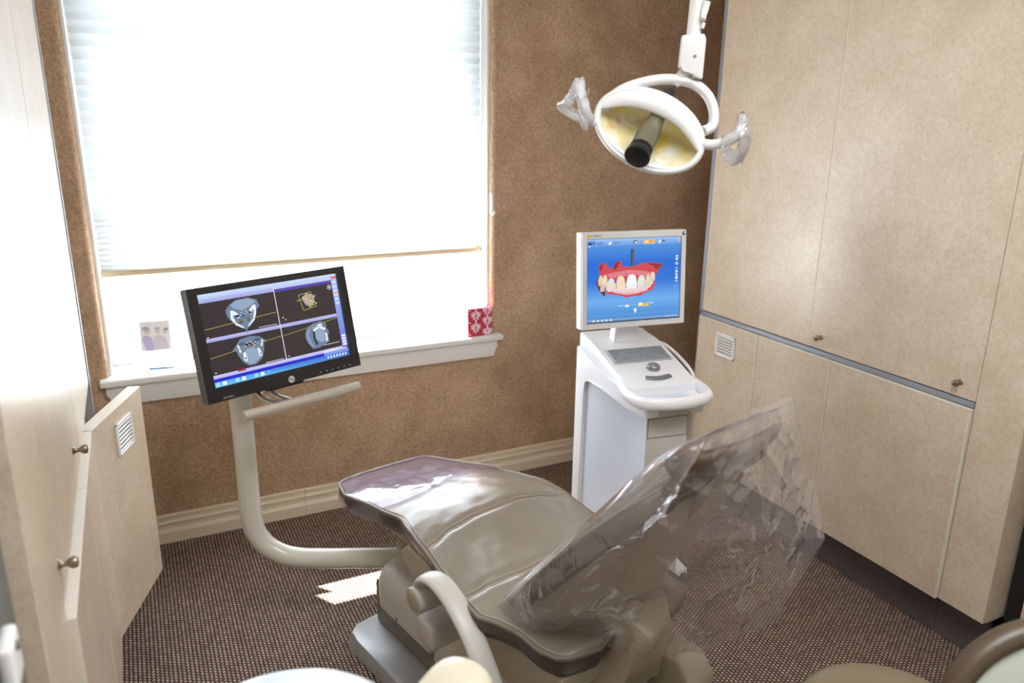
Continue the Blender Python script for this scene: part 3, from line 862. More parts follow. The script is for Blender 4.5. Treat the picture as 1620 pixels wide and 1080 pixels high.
S = Sheet(SW, SH)
S.rect(0, 0, 1, 1, (46, 38, 42))
S.rect(0, 0, 1, .05, (196, 214, 240), (176, 196, 234))
S.rect(0, .05, .52, .095, (176, 178, 226), (150, 158, 216))
S.rect(.52, .05, .955, .07, (190, 196, 232))
S.rect(.52, .07, .955, .105, (76, 62, 160))
S.rect(.955, .03, 1, .90, (168, 184, 236), (92, 110, 206))
S.rect(.958, .03, .998, .055, (226, 90, 80))
S.rect(.96, .20, .995, .235, (240, 160, 90))
for k in range(6): S.rect(.962, .09 + .05 * k, .992, .115 + .05 * k, (206, 214, 246))
for k in range(4): S.rect(.962, .74 + .035 * k, .994, .765 + .035 * k, (226, 232, 250))
S.rect(0, .475, .955, .515, (186, 186, 228), (150, 154, 212))
S.line((.515, .05), (.515, .875), .006, (210, 206, 220))
S.rect(0, .872, .955, .91, (190, 192, 236), (176, 180, 230))
S.rect(0, .91, .80, .945, (24, 28, 190))
S.rect(.80, .91, 1, .945, (120, 150, 226))
S.poly([(0, .945), (0, 1), (1, 1), (1, .945)], None, [(66, 156, 226), (110, 200, 236), (70, 120, 210), (60, 90, 190)])
for k in range(9): S.rect(.015 + .043 * k, .952, .043 + .043 * k, .992, [(150, 214, 244), (220, 240, 250), (90, 170, 226)][k % 3])
for k in range(7): S.rect(.82 + .024 * k, .955, .833 + .024 * k, .985, (206, 226, 246))
S.rect(.17, .868, .225, .888, (170, 40, 70)); S.rect(.925, .893, .985, .908, (240, 190, 190))
for k in range(6): S.rect(.80 + .02 * k, .888, .812 + .02 * k, .907, (236, 240, 250))
BONE, GR1, GR2, GR3, DK = (226, 234, 244), (104, 122, 150), (140, 160, 184), (74, 90, 116), (40, 36, 42)
YL = (150, 146, 74)
# axial view
S.poly([(.19, .165), (.24, .115), (.33, .11), (.385, .15), (.395, .22), (.365, .27), (.35, .36), (.31, .42), (.285, .45), (.28, .50), (.272, .45), (.245, .42), (.20, .36), (.17, .28), (.165, .21)], GR1)
S.poly([(.20, .16), (.25, .12), (.33, .12), (.375, .16), (.34, .20), (.275, .24), (.22, .20)], GR2)
S.poly([(.195, .22), (.215, .225), (.24, .26), (.25, .30), (.24, .32), (.215, .27), (.205, .29), (.225, .37), (.265, .42), (.262, .435), (.215, .385), (.19, .31)], BONE)
S.poly([(.37, .20), (.35, .20), (.325, .24), (.31, .28), (.32, .295), (.345, .24), (.352, .27), (.335, .35), (.295, .41), (.297, .425), (.345, .365), (.365, .29)], BONE)
S.ell(.235, .29, .017, .014, DK); S.ell(.318, .275, .015, .013, DK); S.ell(.252, .355, .016, .017, DK); S.ell(.305, .345, .014, .016, DK); S.ell(.277, .30, .012, .02, GR3)
for k in range(14): S.ell(.245 + .007 * k + .004 * ((k * 7) % 3), .255 + .018 * ((k * 5) % 7) / 3, .006, .004, BONE if k % 2 else GR3, 8)
S.line((.01, .375), (.50, .325), .0045, YL)
# coronal view
S.poly([(.19, .60), (.22, .545), (.29, .53), (.35, .55), (.385, .60), (.40, .61), (.375, .64), (.37, .72), (.345, .80), (.30, .85), (.255, .85), (.215, .80), (.19, .71), (.18, .65), (.155, .66)], GR1)
S.poly([(.22, .70), (.26, .66), (.30, .66), (.34, .70), (.335, .79), (.29, .835), (.25, .83), (.225, .78)], GR2)
S.ell(.225, .60, .02, .016, GR3); S.ell(.335, .585, .022, .017, GR3); S.ell(.275, .62, .03, .02, DK)
for k in range(16): S.ell(.245 + .006 * k, .59 + .016 * ((k * 5) % 7) / 2, .006, .005, BONE if k % 2 else DK, 8)
S.poly([(.225, .70), (.24, .69), (.248, .78), (.235, .80), (.222, .77)], BONE); S.ell(.235, .76, .006, .014, GR3)
S.poly([(.325, .67), (.337, .68), (.352, .75), (.345, .78), (.33, .765)], BONE); S.ell(.342, .745, .005, .014, GR3)
S.poly([(.195, .60), (.205, .60), (.215, .68), (.205, .70)], BONE); S.poly([(.365, .59), (.375, .6), (.36, .67), (.35, .66)], BONE)
S.line((.01, .685), (.51, .60), .004, YL)
# small rendered head in a yellow box
S.poly([(.705, .21), (.745, .175), (.79, .20), (.80, .25), (.785, .31), (.755, .345), (.725, .31), (.71, .26)], (170, 150, 140))
for k in range(16): S.ell(.715 + .006 * k, .225 + .016 * ((k * 5) % 7), .007, .006, [(236, 226, 214), (90, 74, 70), (200, 180, 168)][k % 3], 8)
for a_, b_ in (((.68, .18), (.775, .165)), ((.775, .165), (.80, .34)), ((.80, .34), (.70, .365)), ((.70, .365), (.68, .18)), ((.735, .175), (.755, .355)), ((.66, .245), (.81, .215))):
    S.line(a_, b_, .004, (176, 172, 90))
# sagittal view
S.poly([(.68, .63), (.70, .57), (.75, .535), (.81, .525), (.85, .56), (.845, .62), (.865, .66), (.85, .72), (.855, .78), (.82, .80), (.77, .83), (.72, .83), (.69, .76), (.675, .69)], GR1)
S.poly([(.75, .63), (.79, .60), (.83, .65), (.835, .75), (.80, .78), (.76, .74)], GR2)
S.poly([(.74, .62), (.755, .64), (.75, .72), (.765, .78), (.75, .80), (.735, .72)], DK)
S.poly([(.80, .545), (.812, .55), (.82, .60), (.845, .62), (.83, .64), (.79, .60), (.75, .63), (.74, .615)], BONE)
S.poly([(.83, .67), (.845, .68), (.845, .76), (.825, .785), (.835, .73)], BONE)
for k in range(10): S.ell(.745 + .009 * k, .585 + .012 * ((k * 5) % 5), .006, .005, DK if k % 2 else BONE, 8)
S.poly([(.69, .65), (.705, .60), (.72, .585), (.70, .66), (.715, .76), (.735, .815), (.715, .80), (.695, .73)], GR2)
S.line((.52, .605), (.945, .525), .004, YL)
for k in range(7):
    a_ = k * 2 * PI / 7
    S.ell(.925 + .014 * math.cos(a_), .15 + .026 * math.sin(a_), .005, .005, (240, 240, 240), 8)
S.ell(.925, .15, .008, .008, (250, 250, 250), 10)
for (u, v) in ((.02, .46), (.025, .845), (.53, .845), (.555, .43), (.54, .40)): S.ell(u, v, .006, .006, (240, 240, 240), 8)
for (u, v) in ((.36, .455), (.36, .855), (.80, .81)): S.rect(u, v, u + .13, v + .005, (236, 236, 236)); 
S.done('screen', M_SCREEN, mon, Matrix.Translation((0, -.0004, sy)))
lg = mesh_obj('maker_badge', bm_lathe(bmesh.new(), [(0, 0), (.010, 0), (.010, .0012), (0, .0012)], 24, axis_m((.005, -.011, -MH / 2 + .0115), (0, -1, 0))), plain('badge_silver', lin(225, 226, 230), 0.25, 0.3), mon, 35)
text('badge_lettering', 'hp', .015, M_BLACK, lg, Matrix.Translation((.0045, -.0126, -MH / 2 + .0125)) @ FACE @ Matrix.Shear('XZ', 4, (0, 0)))
M_PALETXT = plain('pale_print', lin(170, 170, 176), 0.5)
text('model_lettering', 'HP LV2011', .007, M_PALETXT, bez, Matrix.Translation((-.19, -.0112, -MH / 2 + .008)) @ FACE)
for k in range(6):
    mesh_obj('button', bm_lathe(bmesh.new(), [(0, 0), (.0022, 0), (.0022, .001), (0, .001)], 10, axis_m((.105 + .021 * k, -.011, -MH / 2 + .010), (0, -1, 0))), M_KEYG, bez)
inv = MRm.inverted()
def mw(x, y, z): return inv @ (Vector((x, y, z)) - Vector((.352, 2.24, 1.043)))
hb = mesh_obj('handle_bar', bm_tube(bmesh.new(), [mw(.224, 2.052, .868), mw(.226, 2.053, .868), mw(.385, 2.107, .867), mw(.547, 2.162, .866), mw(.549, 2.163, .866)], .0145, seg=20, n=3, taper=lambda t: .8 if t in (0, 1) else 1), M_BAR, mon, 50)
for dx in (0, .036):
    a_ = Vector((.352 - .085 + dx, 2.21 + dx * .36, .905)); b_ = Vector((.352 - .04 + dx, 2.075 + dx * .36 + .012, .874))
    mesh_obj('bracket', bm_tube(bmesh.new(), [mw(a_.x, a_.y + .03, .93), mw(a_.x + .004, a_.y - .02, .888), mw(a_.x + .018, a_.y - .06, .872), mw(b_.x, b_.y, b_.z)], .008, seg=12), M_METAL, mon, 50)

# ------------------------------------------------------------------ intraoral scanner cart
PS = math.radians(-8.1)
cart = root('scanner_cart', (1.586, 2.229, 0), PS, 'white wheeled dental scanner cart with keyboard deck and screen against the brown wall', 'scanner cart')
def outline(hw_b, hw_f, vb, vf, n=10):
    """plan outline: back edge wide, sides sweeping in to a narrower front"""
    pts = [(-hw_b, vb)]
    for i in range(n + 1):
        t = i / n
        e = t * t * (3 - 2 * t)
        pts.append((-(hw_b + (hw_f - hw_b) * e), vb - .05 + (vf - vb + .05) * t))
    return pts + [(-x, y) for x, y in reversed(pts)]
def loft(secs, mat, name, parent, smooth=35, bev=0):
    bm = bmesh.new()
    rg = [[bm.verts.new((x, y, z)) for x, y in o] for o, z in secs]
    n = len(rg[0])
    for a, b in zip(rg, rg[1:]):
        for i in range(n): bm.faces.new((a[i], a[(i + 1) % n], b[(i + 1) % n], b[i]))
    bm.faces.new(rg[0]); bm.faces.new(rg[-1])
    return mesh_obj(name, bm, mat, parent, smooth)
col = loft([(outline(.148, .078, .09, -.30), .06), (outline(.148, .078, .09, -.30), .76)], M_SCANG, 'tower', cart)
# wrap-round white frame: back spine and shoulders under the deck
sp = [(.115, .06), (.115, .835), (.03, .825), (-.10, .795), (-.26, .762), (-.345, .748), (-.345, .71), (-.25, .715), (-.10, .735), (.0, .742), (.035, .725), (.045, .68), (.048, .06)]
for sg in (-1, 1):
    bm = bmesh.new()
    def xin(u): return .163 if u > 0 else .163 - .055 * min(1, (-u / .34)) ** 1.5
    bm_prism(bm, sp, lambda u, v: Vector((sg * xin(u), u, v)), lambda u, v: Vector((sg * (xin(u) - .05), u, v)), .008, 3)
    mesh_obj('side_frame', bm, M_SCANW, cart, 40)
bm = bmesh.new(); bm_box(bm, -.12, .12, .07, .117, .06, .835, .006)
mesh_obj('back_panel', bm, M_SCANW, cart, 35)
# sloping deck
dk = [(.165, .80), (.165, .872), (.062, .862), (.015, .856), (-.17, .812), (-.265, .792), (-.265, .755), (-.1, .79)]
bm = bmesh.new(); bm_prism(bm, dk, lambda u, v: Vector((-.130 + .01 * max(0, -u), u, v)), lambda u, v: Vector((.130 - .01 * max(0, -u), u, v)), .007, 3)
deck = mesh_obj('deck', bm, M_SCANW, cart, 40)
# bow handle
mesh_obj('handle', bm_tube(bmesh.new(), [(-.125, -.20, .776), (-.136, -.27, .770), (-.118, -.345, .768), (-.06, -.372, .768), (0, -.380, .768), (.06, -.372, .768), (.118, -.345, .768), (.136, -.27, .770), (.125, -.20, .776)], .017, .022, seg=16), M_SCANW, cart, 60)
bm = bmesh.new(); bm_prism(bm, [(-.11, -.255), (-.10, -.34), (0, -.362), (.10, -.34), (.11, -.255)], lambda u, v: (u, v, .742), lambda u, v: (u, v, .752))
mesh_obj('tray', bm, plain('tray_grey', lin(160, 160, 158), .5), cart, 30)
DSL = math.atan2(.856 - .812, .185)
DM = Matrix.Translation((0, -.07, .8365)) @ Matrix.Rotation(DSL, 4, 'X')
bm = bmesh.new(); bm_box(bm, -.113, .113, -.044, .052, -.002, .0035, .002)
kb = mesh_obj('keyboard', bm, M_KEYBASE, deck, 35, DM)
bm = bmesh.new()
for rr in range(6):
    for k in range(15):
        if rr == 0 and 4 <= k <= 9: continue
        x = -.105 + k * .0142 + (rr % 2) * .002; y = -.040 + rr * .0148
        bm_box(bm, x, x + .0115, y, y + .0115, .0030, .0062)
bm_box(bm, -.048, .036, -.040, -.0285, .003, .0062)
mesh_obj('keys', bm, M_KEYG, kb, False, DM, kind='stuff')
bm = bmesh.new(); bmesh.ops.create_uvsphere(bm, u_segments=20, v_segments=12, radius=.025)
bm.transform(Matrix.Translation((.012, -.158, .819)) @ Matrix.Scale(.7, 4, (0, 0, 1)))
mesh_obj('trackball', bm, plain('trackball_grey', lin(150, 150, 152), 0.2, 0.4), deck, 'all')
bm = bmesh.new()
pts = [(-.045 + .09 * i / 10, -.212 - .012 * math.sin(PI * i / 10), .803) for i in range(11)]
bm_tube(bm, pts, .013, .007, seg=10, smooth=False)
mesh_obj('button_bar', bm, M_BTN, deck, 50)
# front drawer
bm = bmesh.new(); bm_box(bm, -.0725, .0725, -.3045, -.298, .622, .690, .0015, 1)
mesh_obj('drawer_front', bm, M_SCANP, cart, 30)
bm = bmesh.new(); bm_box(bm, -.0775, .0775, -.3015, -.299, .06, .755, .001, 1)
mesh_obj('front_panel', bm, M_SCANP, cart, 30)
bm = bmesh.new(); bm_box(bm, -.0745, .0745, -.3025, -.2995, .620, .692)
mesh_obj('drawer_gap', bm, M_DKGREY, cart, False)
box('foot_plate', -.15, .15, -.27, .11, .035, .065, M_SCANW, cart, .01)
for sx in (-1, 1):
    for y in (-.25, .07):
        mesh_obj('wheel', bm_lathe(bmesh.new(), [(0, -.012), (.026, -.012), (.03, -.008), (.03, .008), (.026, .012), (0, .012)], 20, axis_m((sx * .13, y, .03), (1, 0, 0))), M_DKGREY, cart, 40)
# wand holder tube and cable at the right-hand side
mesh_obj('wand_holder', bm_tube(bmesh.new(), [(.150, -.20, .76), (.150, -.20, .70), (.149, -.20, .60), (.148, -.2, .52)], .013, seg=14, n=3), plain('clear_sleeve', lin(214, 206, 192), 0.2, coat=.4), cart, 50)
mesh_obj('cable', bm_tube(bmesh.new(), [(.125, .03, .850), (.150, .0, .842), (.165, -.07, .818), (.168, -.15, .79), (.160, -.19, .765)], .006, seg=10), M_SCANW, cart, 50)
# neck and screen
bm = bmesh.new(); bm_prism(bm, [(-.052, .0), (.052, 0), (.046, .10), (-.046, .10)], lambda u, v: (u, .030 + .015 * v, .858 + v), lambda u, v: (u * .9, .085, .858 + v), .008, 3)
mesh_obj('neck', bm, M_SCANW, cart, 40)
TI = Matrix.Translation((0, 0, 1.099)) @ Matrix.Rotation(math.radians(-5.2), 4, 'X')
CW, CHh = .41, .342
bm = bmesh.new(); bm_box(bm, -CW / 2, CW / 2, 0, .045, -CHh / 2, CHh / 2, .006, 3); bm_box(bm, -.13, .13, .04, .07, -.12, .1, .012)
cm = mesh_obj('display', bm, M_SCANW, cart, 35, TI)
cm['label'] = 'white framed display showing a tooth model on blue'
CSW, CSH = .370, .298
bm = bmesh.new()
for x0, x1, z0, z1 in ((-CW / 2 + .003, CW / 2 - .003, CSH / 2, CHh / 2 - .003), (-CW / 2 + .003, CW / 2 - .003, -CHh / 2 + .003, -CSH / 2), (-CW / 2 + .003, -CSW / 2, -CSH / 2, CSH / 2), (CSW / 2, CW / 2 - .003, -CSH / 2, CSH / 2)):
    bm_box(bm, x0, x1, -.005, .001, z0, z1)
mesh_obj('display_bezel', bm, M_SCANW, cm, False, TI)
S = Sheet(CSW, CSH)
S.rect(0, 0, 1, 1, (40, 60, 80))
e0 = .006
for v0, v1, ca, cb in ((e0, .09, (150, 186, 232), (96, 148, 214)), (.09, .30, (72, 138, 210), (24, 100, 206)), (.30, .52, (24, 100, 206), (36, 110, 208)), (.52, .74, (36, 110, 208), (104, 166, 226)), (.74, .90, (104, 166, 226), (76, 140, 208)), (.90, .955, (86, 148, 214), (72, 132, 200)), (.955, .985, (130, 160, 200), (100, 140, 190))):
    S.rect(e0, v0, 1 - e0, v1, ca, cb)
S.rect(.01, .03, .09, .07, (90, 110, 200)); S.rect(.02, .05, .05, .075, (30, 40, 70)); S.rect(.02, .075, .04, .095, (210, 220, 220))
for v in (.045, .062): S.rect(.11, v, .17, v + .008, (60, 96, 170))
S.poly([(.22, .075), (.235, .04), (.255, .04), (.25, .075)], (220, 228, 240)); S.rect(.27, .05, .34, .062, (70, 120, 190))
S.ell(.505, .055, .022, .022, (70, 90, 90)); S.ell(.51, .06, .012, .012, (230, 236, 236))
S.rect(.59, .035, .71, .08, (240, 176, 70), (236, 190, 110)); S.ell(.625, .055, .015, .014, (230, 214, 196)); S.rect(.65, .05, .69, .062, (190, 110, 60))
S.poly([(.745, .075), (.755, .045), (.785, .04), (.775, .075)], (210, 220, 236)); S.rect(.79, .04, .82, .06, (60, 80, 130))
S.rect(.965, .02, .99, .07, (196, 170, 180))
S.rect(.458, .135, .492, .335, (84, 84, 92)); S.rect(.458, .135, .468, .335, (58, 60, 70))
RED, RD2, PK, PK2, DRK = (196, 70, 76), (150, 36, 44), (214, 120, 132), (230, 160, 176), (92, 40, 44)
S.poly([(.10, .52), (.12, .44), (.16, .40), (.20, .45), (.2, .58), (.19, .68), (.175, .67), (.125, .60)], DRK)
S.poly([(.105, .50), (.13, .43), (.17, .42), (.19, .46), (.185, .62), (.14, .58)], RD2)
S.poly([(.12, .34), (.135, .30), (.17, .285), (.205, .30), (.235, .345), (.27, .36), (.29, .30), (.325, .265), (.365, .275), (.37, .32), (.37, .345), (.42, .335), (.47, .345), (.53, .325), (.58, .305), (.68, .305), (.80, .325), (.805, .335), (.77, .375), (.745, .43), (.70, .48), (.55, .50), (.40, .52), (.20, .47), (.135, .42)], RED)
S.poly([(.27, .36), (.29, .305), (.325, .27), (.345, .275), (.32, .34), (.30, .37)], RD2); S.poly([(.125, .345), (.145, .305), (.17, .295), (.16, .35), (.14, .39)], RD2)
S.poly([(.62, .31), (.80, .327), (.77, .37), (.735, .40), (.70, .35)], RD2)
S.poly([(.2, .42), (.3, .40), (.45, .38), (.6, .40), (.7, .43), (.68, .47), (.45, .45), (.25, .47)], PK)
S.poly([(.20, .60), (.30, .62), (.45, .64), (.60, .62), (.70, .54), (.725, .52), (.72, .57), (.69, .635), (.62, .66), (.56, .70), (.50, .695), (.42, .71), (.34, .68), (.29, .665), (.21, .65)], RED)
S.poly([(.25, .62), (.36, .62), (.48, .64), (.60, .615), (.66, .59), (.64, .64), (.53, .67), (.42, .68), (.30, .65)], PK2)
S.poly([(.20, .52), (.45, .55), (.70, .50), (.70, .56), (.62, .63), (.45, .655), (.30, .635), (.20, .61)], (226, 198, 194))
def tooth(u, v, w, h, c, c2):
    S.poly([(u - w * .38, v - h * .30), (u - w * .2, v - h * .48), (u + w * .1, v - h * .5), (u + w * .36, v - h * .34), (u + w * .5, v + h * .1), (u + w * .46, v + h * .48), (u - w * .46, v + h * .5), (u - w * .5, v + h * .1)], c,
           [c, c2, c2, c, c, c2, c2, c])
for a_ in ((.145, .49, .05, .13, (226, 206, 170), (200, 176, 150)), (.19, .50, .055, .15, (232, 214, 184), (210, 190, 170)), (.165, .58, .05, .09, (206, 190, 180), (190, 170, 160)), (.255, .535, .08, .135, (224, 218, 200), (204, 206, 196)), (.245, .60, .06, .06, (226, 210, 206), (220, 200, 200)),
           (.355, .53, .10, .165, (238, 206, 176), (228, 214, 198)), (.575, .525, .09, .15, (226, 220, 210), (208, 210, 206)), (.645, .51, .055, .135, (222, 208, 184), (206, 196, 180)), (.695, .47, .05, .11, (228, 212, 180), (206, 190, 166)), (.47, .52, .115, .175, (240, 238, 234), (226, 228, 230))):
    tooth(*a_)
for u, v in ((.28, .615), (.34, .62), (.40, .635), (.52, .635), (.59, .62), (.65, .59)): S.ell(u, v, .025, .018, (232, 196, 204), 10)
S.line((.405, .42), (.41, .60), .005, (96, 60, 62)); S.line((.53, .43), (.528, .60), .005, (110, 84, 84)); S.line((.305, .46), (.31, .60), .005, (140, 110, 104)); S.line((.61, .46), (.612, .58), .004, (140, 110, 104))
for k, (v, h) in enumerate(((.23, .02), (.26, .03), (.31, .045), (.38, .012), (.41, .03), (.45, .02), (.48, .04), (.535, .012))):
    if k == 2: S.ell(.952, v + .02, .016, .016, (226, 236, 246)); S.ell(.952, v + .02, .009, .009, (70, 128, 200))
    else: S.rect(.94, v, .965, v + h, (206, 224, 242))
S.ell(.945, .60, .008, .012, (120, 170, 226))
for k in range(4): S.rect(.33 + .02 * k, .80, .342 + .02 * k, .812, (206, 224, 240))
S.ell(.425, .81, .022, .015, (226, 236, 240)); S.rect(.45, .80, .53, .805, (150, 190, 230))
S.rect(.54, .785, .655, .825, (206, 186, 96), (228, 196, 90)); S.ell(.565, .795, .02, .017, (236, 240, 240)); S.rect(.59, .80, .64, .806, (186, 130, 60))
for k in range(2): S.ell(.675 + .018 * k, .79, .006, .008, (240, 244, 250), 8)
S.poly([(.495, .85), (.51, .845), (.525, .85), (.52, .885), (.51, .905), (.50, .885)], (226, 236, 240))
for k in range(5): S.rect(.06 + .045 * k, .957, .085 + .045 * k, .982, (196, 214, 230))
for k in range(4): S.rect(.84 + .035 * k, .957, .86 + .035 * k, .975, (160, 190, 226))
S.done('display_picture', M_SCREEN, cm, TI @ Matrix.Translation((0, -.0008, 0)))
S = Sheet(.012, .012); S.rect(0, 0, 1, 1, (236, 206, 84)); S.done('yellow_mark', M_PRINT, cm, TI @ Matrix.Translation((-.178, -.0056, CHh / 2 - .0125)))
text('lettering', 'CEREC', .013, M_DKGREY, cm, TI @ Matrix.Translation((-.150, -.0055, CHh / 2 - .0125)) @ FACE)
lo = mesh_obj('round_logo', bm_lathe(bmesh.new(), [(0, 0), (.0075, 0), (.0075, .0008), (0, .0008)], 20, axis_m((CW / 2 - .012, -.005, CHh / 2 - .013), (0, -1, 0))), plain('logo_blue', lin(70, 76, 150), 0.4), cm, 35, TI)
mesh_obj('logo_swoosh', bm_lathe(bmesh.new(), [(0, 0), (.0042, 0), (.0042, .0006), (0, .0006)], 14, axis_m((CW / 2 - .010, -.0059, CHh / 2 - .0115), (0, -1, 0))), M_WHITE, lo, 35, TI)

# ------------------------------------------------------------------ dental lamp hanging from the ceiling
K = 1.8 / 1221.586 * 1.035
lampr = root('dental_lamp', (1.128, 1.53, 1.639), math.atan2(-.627, .85), 'white dental operating lamp on a ceiling pole with wrapped handles', 'dental lamp')
def LP(px, py, d=0.0): return Vector(((px - 1040) * K, d, (195 - py) * K))      # d: away from the viewer
ux, uz = math.cos(math.radians(-24)), math.sin(math.radians(-24))
LC = LP(1028, 206, .02)
LA, LB = 88 * K, 56 * K
def oval(r, th, d):
    a, b = LA * r * math.cos(th), LB * r * math.sin(th)
    tilt = .20
    return LC + Vector((a * ux - b * uz, d + b * tilt * .6 - a * .10, a * uz + b * ux))
bm = bmesh.new()
g = bm_grid(bm, lambda a, b: oval(.03 + .93 * b, 2 * PI * a, .065 - .065 * (b ** 2)), 48, 10, True)
bm.faces.new([g[i][0] for i in range(48)])
refl = mesh_obj('reflector', bm, M_MIRRORPAINT, lampr, 'all')
bm = bmesh.new()
bm_grid(bm, lambda a, b: oval(.985 - .12 * b ** 2 * 1.2, 2 * PI * a, .0 + .085 * b), 48, 8, True)
bk = [oval(.83, 2 * PI * i / 48, .087) for i in range(48)]
f = bm.faces.new([bm.verts.new(c) for c in bk])
mesh_obj('reflector_housing', bm, M_LAMPW, lampr, 60)
mesh_obj('rim', bm_tube(bmesh.new(), [oval(.97, 2 * PI * i / 60, -.002) for i in range(60)], .0085, .011, seg=10, smooth=False, closed=True, up=(0, 1, 0)), M_LAMPW, lampr, 'all')
# white visor over the upper part
bm = bmesh.new()
def visor(a, b):
    th = math.radians(2 + 182 * a)
    k = max(0, math.sin(a * PI)) ** .6
    r = .99 - .54 * b * k
    return oval(r, th, -.010 - .012 * math.sin(b * PI * .9) * k)
bm_grid(bm, visor, 36, 8)
vis = mesh_obj('visor', bm, M_LAMPW, lampr, 'all')
md = vis.modifiers.new('thick', 'SOLIDIFY'); md.thickness = .004
bm = bmesh.new()
def visor2(a, b):
    th = math.radians(205 + 130 * a); k = max(0, math.sin(a * PI)) ** .6
    return oval(.99 - .22 * b * k, th, -.008 - .006 * math.sin(b * PI * .9) * k)
bm_grid(bm, visor2, 30, 5)
v2 = mesh_obj('lower_lip', bm, M_LAMPW, lampr, 'all')
md = v2.modifiers.new('thick', 'SOLIDIFY'); md.thickness = .004
# smoked bulb shield with black caps
b0, b1 = LP(1055, 152, .115), LP(1013, 244, -.075)
ax = (b1 - b0); ln = ax.length
sh = mesh_obj('bulb_shield', bm_lathe(bmesh.new(), [(0, .15 * ln), (.019, .16 * ln), (.020, .40 * ln), (.023, .52 * ln), (.0275, .60 * ln), (.0275, .86 * ln), (.0255, .89 * ln), (0, .9 * ln)], 26, axis_m(b0, ax)), M_OLIVE, lampr, 50)
mesh_obj('end_cap', bm_lathe(bmesh.new(), [(0, .85 * ln), (.027, .855 * ln), (.0275, .89 * ln), (.0245, .90 * ln), (.0245, .915 * ln), (.0285, .92 * ln), (.030, .95 * ln), (.030, .995 * ln), (.027, ln), (0, ln)], 26, axis_m(b0, ax)), M_BLACK, sh, 40)
mesh_obj('end_cap', bm_lathe(bmesh.new(), [(0, 0), (.024, .002), (.0255, .01), (.0255, .15 * ln), (.021, .17 * ln), (0, .17 * ln)], 26, axis_m(b0, ax)), plain('gunmetal_cap', lin(74, 80, 92), .25, .7), sh, 40)
# yoke arch
yk = [LP(957, 176, .05), LP(972, 152, .06), LP(1003, 137, .07), LP(1045, 129, .075), LP(1085, 133, .075), LP(1112, 150, .07), LP(1125, 175, .065), LP(1124, 198, .055), LP(1108, 207, .035)]
mesh_obj('yoke', bm_tube(bmesh.new(), yk, .0125, .020, seg=16, up=(.0, 1, .0), n=8), M_LAMPW, lampr, 60)
mesh_obj('knuckle', bm_tube(bmesh.new(), [LP(1062, 134, .075), LP(1074, 124, .075), LP(1082, 112, .075), LP(1086, 98, .075)], .020, .018, seg=18, n=6, taper=lambda t: .75 + .4 * t), M_LAMPW, lampr, 60)
bm = bmesh.new()
hsg = [(1068, 66), (1102, 64), (1105, 72), (1104, 130), (1090, 126), (1075, 113), (1066, 112)]
bm_prism(bm, hsg, lambda u, v: LP(u, v, .045), lambda u, v: LP(u, v, .105), .006, 3)
jb = mesh_obj('joint_housing', bm, M_LAMPW, lampr, 40)
for q in ((1090, 96), (1090, 127)):
    mesh_obj('screw', bm_lathe(bmesh.new(), [(0, 0), (.0035, 0), (.0035, .002), (0, .002)], 12, axis_m(LP(q[0], q[1], .045), (0, -1, 0))), M_METAL, jb, 40)
mesh_obj('pole', bm_tube(bmesh.new(), [LP(1086, 70, .075), LP(1087.5, 30, .075), LP(1089, -20, .075), LP(1091, -400, .075), LP(1092, -433, .075)], .0165, seg=20, smooth=False), M_LAMPW, lampr, 60)
mesh_obj('switch', bm_tube(bmesh.new(), [LP(1102, 18, .06), LP(1099, 34, .06), LP(1098, 44, .055)], .007, .009, seg=10), M_LAMPW, lampr, 50)
mesh_obj('switch', bm_tube(bmesh.new(), [LP(1100, 48, .06), LP(1098, 56, .06)], .0045, seg=8, smooth=False), M_LAMPW, lampr, 50)
# right handle
hr = mesh_obj('handle', bm_tube(bmesh.new(), [LP(1106, 224, .01), LP(1128, 225, 0), LP(1148, 218, -.015), LP(1162, 205, -.02), LP(1168, 198, -.02)], .011, .012, seg=14), M_LAMPW, lampr, 60)
mesh_obj('grip', bm_tube(bmesh.new(), [LP(1159, 182, -.02), LP(1167, 190, -.02), LP(1172, 208, -.02), LP(1171, 228, -.02), LP(1165, 250, -.02)], .0085, .011, seg=14, taper=lambda t: .6 + .4 * math.sin(PI * (t * .8 + .1))), plain('grey_grip', lin(160, 156, 146), .3, coat=.3), hr, 60)
# left handle
hl = mesh_obj('handle', bm_tube(bmesh.new(), [LP(950, 196, .03), LP(938, 192, .02), LP(929, 180, .0), LP(922, 155, -.01), LP(918, 136, -.01)], .011, .012, seg=14), M_LAMPW, lampr, 60)
mesh_obj('grip', bm_tube(bmesh.new(), [LP(918, 134, -.01), LP(908, 152, -.012), LP(896, 167, -.015), LP(888, 170, -.015)], .010, .006, seg=12), M_LAMPW, hl, 60)
mesh_obj('grip', bm_tube(bmesh.new(), [LP(888, 170, -.015), LP(900, 180, -.015), LP(916, 189, -.012), LP(932, 192, 0)], .0045, .007, seg=10), M_LAMPW, hl, 60)
def wrap(name, poly, d0, par, seed, dep=.028):
    c = Vector((sum(p[0] for p in poly) / len(poly), sum(p[1] for p in poly) / len(poly)))
    cl = crom([Vector((p[0], p[1], 0)) for p in poly] + [Vector((poly[0][0], poly[0][1], 0))], 6)[:-1]
    n = len(cl); bm = bmesh.new(); rg = []
    for k, sc in ((-1, .35), (-.8, .75), (-.3, .97), (.2, 1.0), (.7, .85), (1, .4)):
        rg.append([])
        for i, p in enumerate(cl):
            w = 1 + .16 * noise.noise(Vector((i * .55, k * 3, seed)))
            rg[-1].append(bm.verts.new(LP(c.x + (p.x - c.x) * sc * w, c.y + (p.y - c.y) * sc * w, d0 + k * dep * (1 + .4 * noise.noise(Vector((i * .7, k, seed + 3)))))))
    for a, b in zip(rg, rg[1:]):
        for i in range(n): bm.faces.new((a[i], a[(i + 1) % n], b[(i + 1) % n], b[i]))
    return mesh_obj(name, bm, M_WRAP, par, 'all')
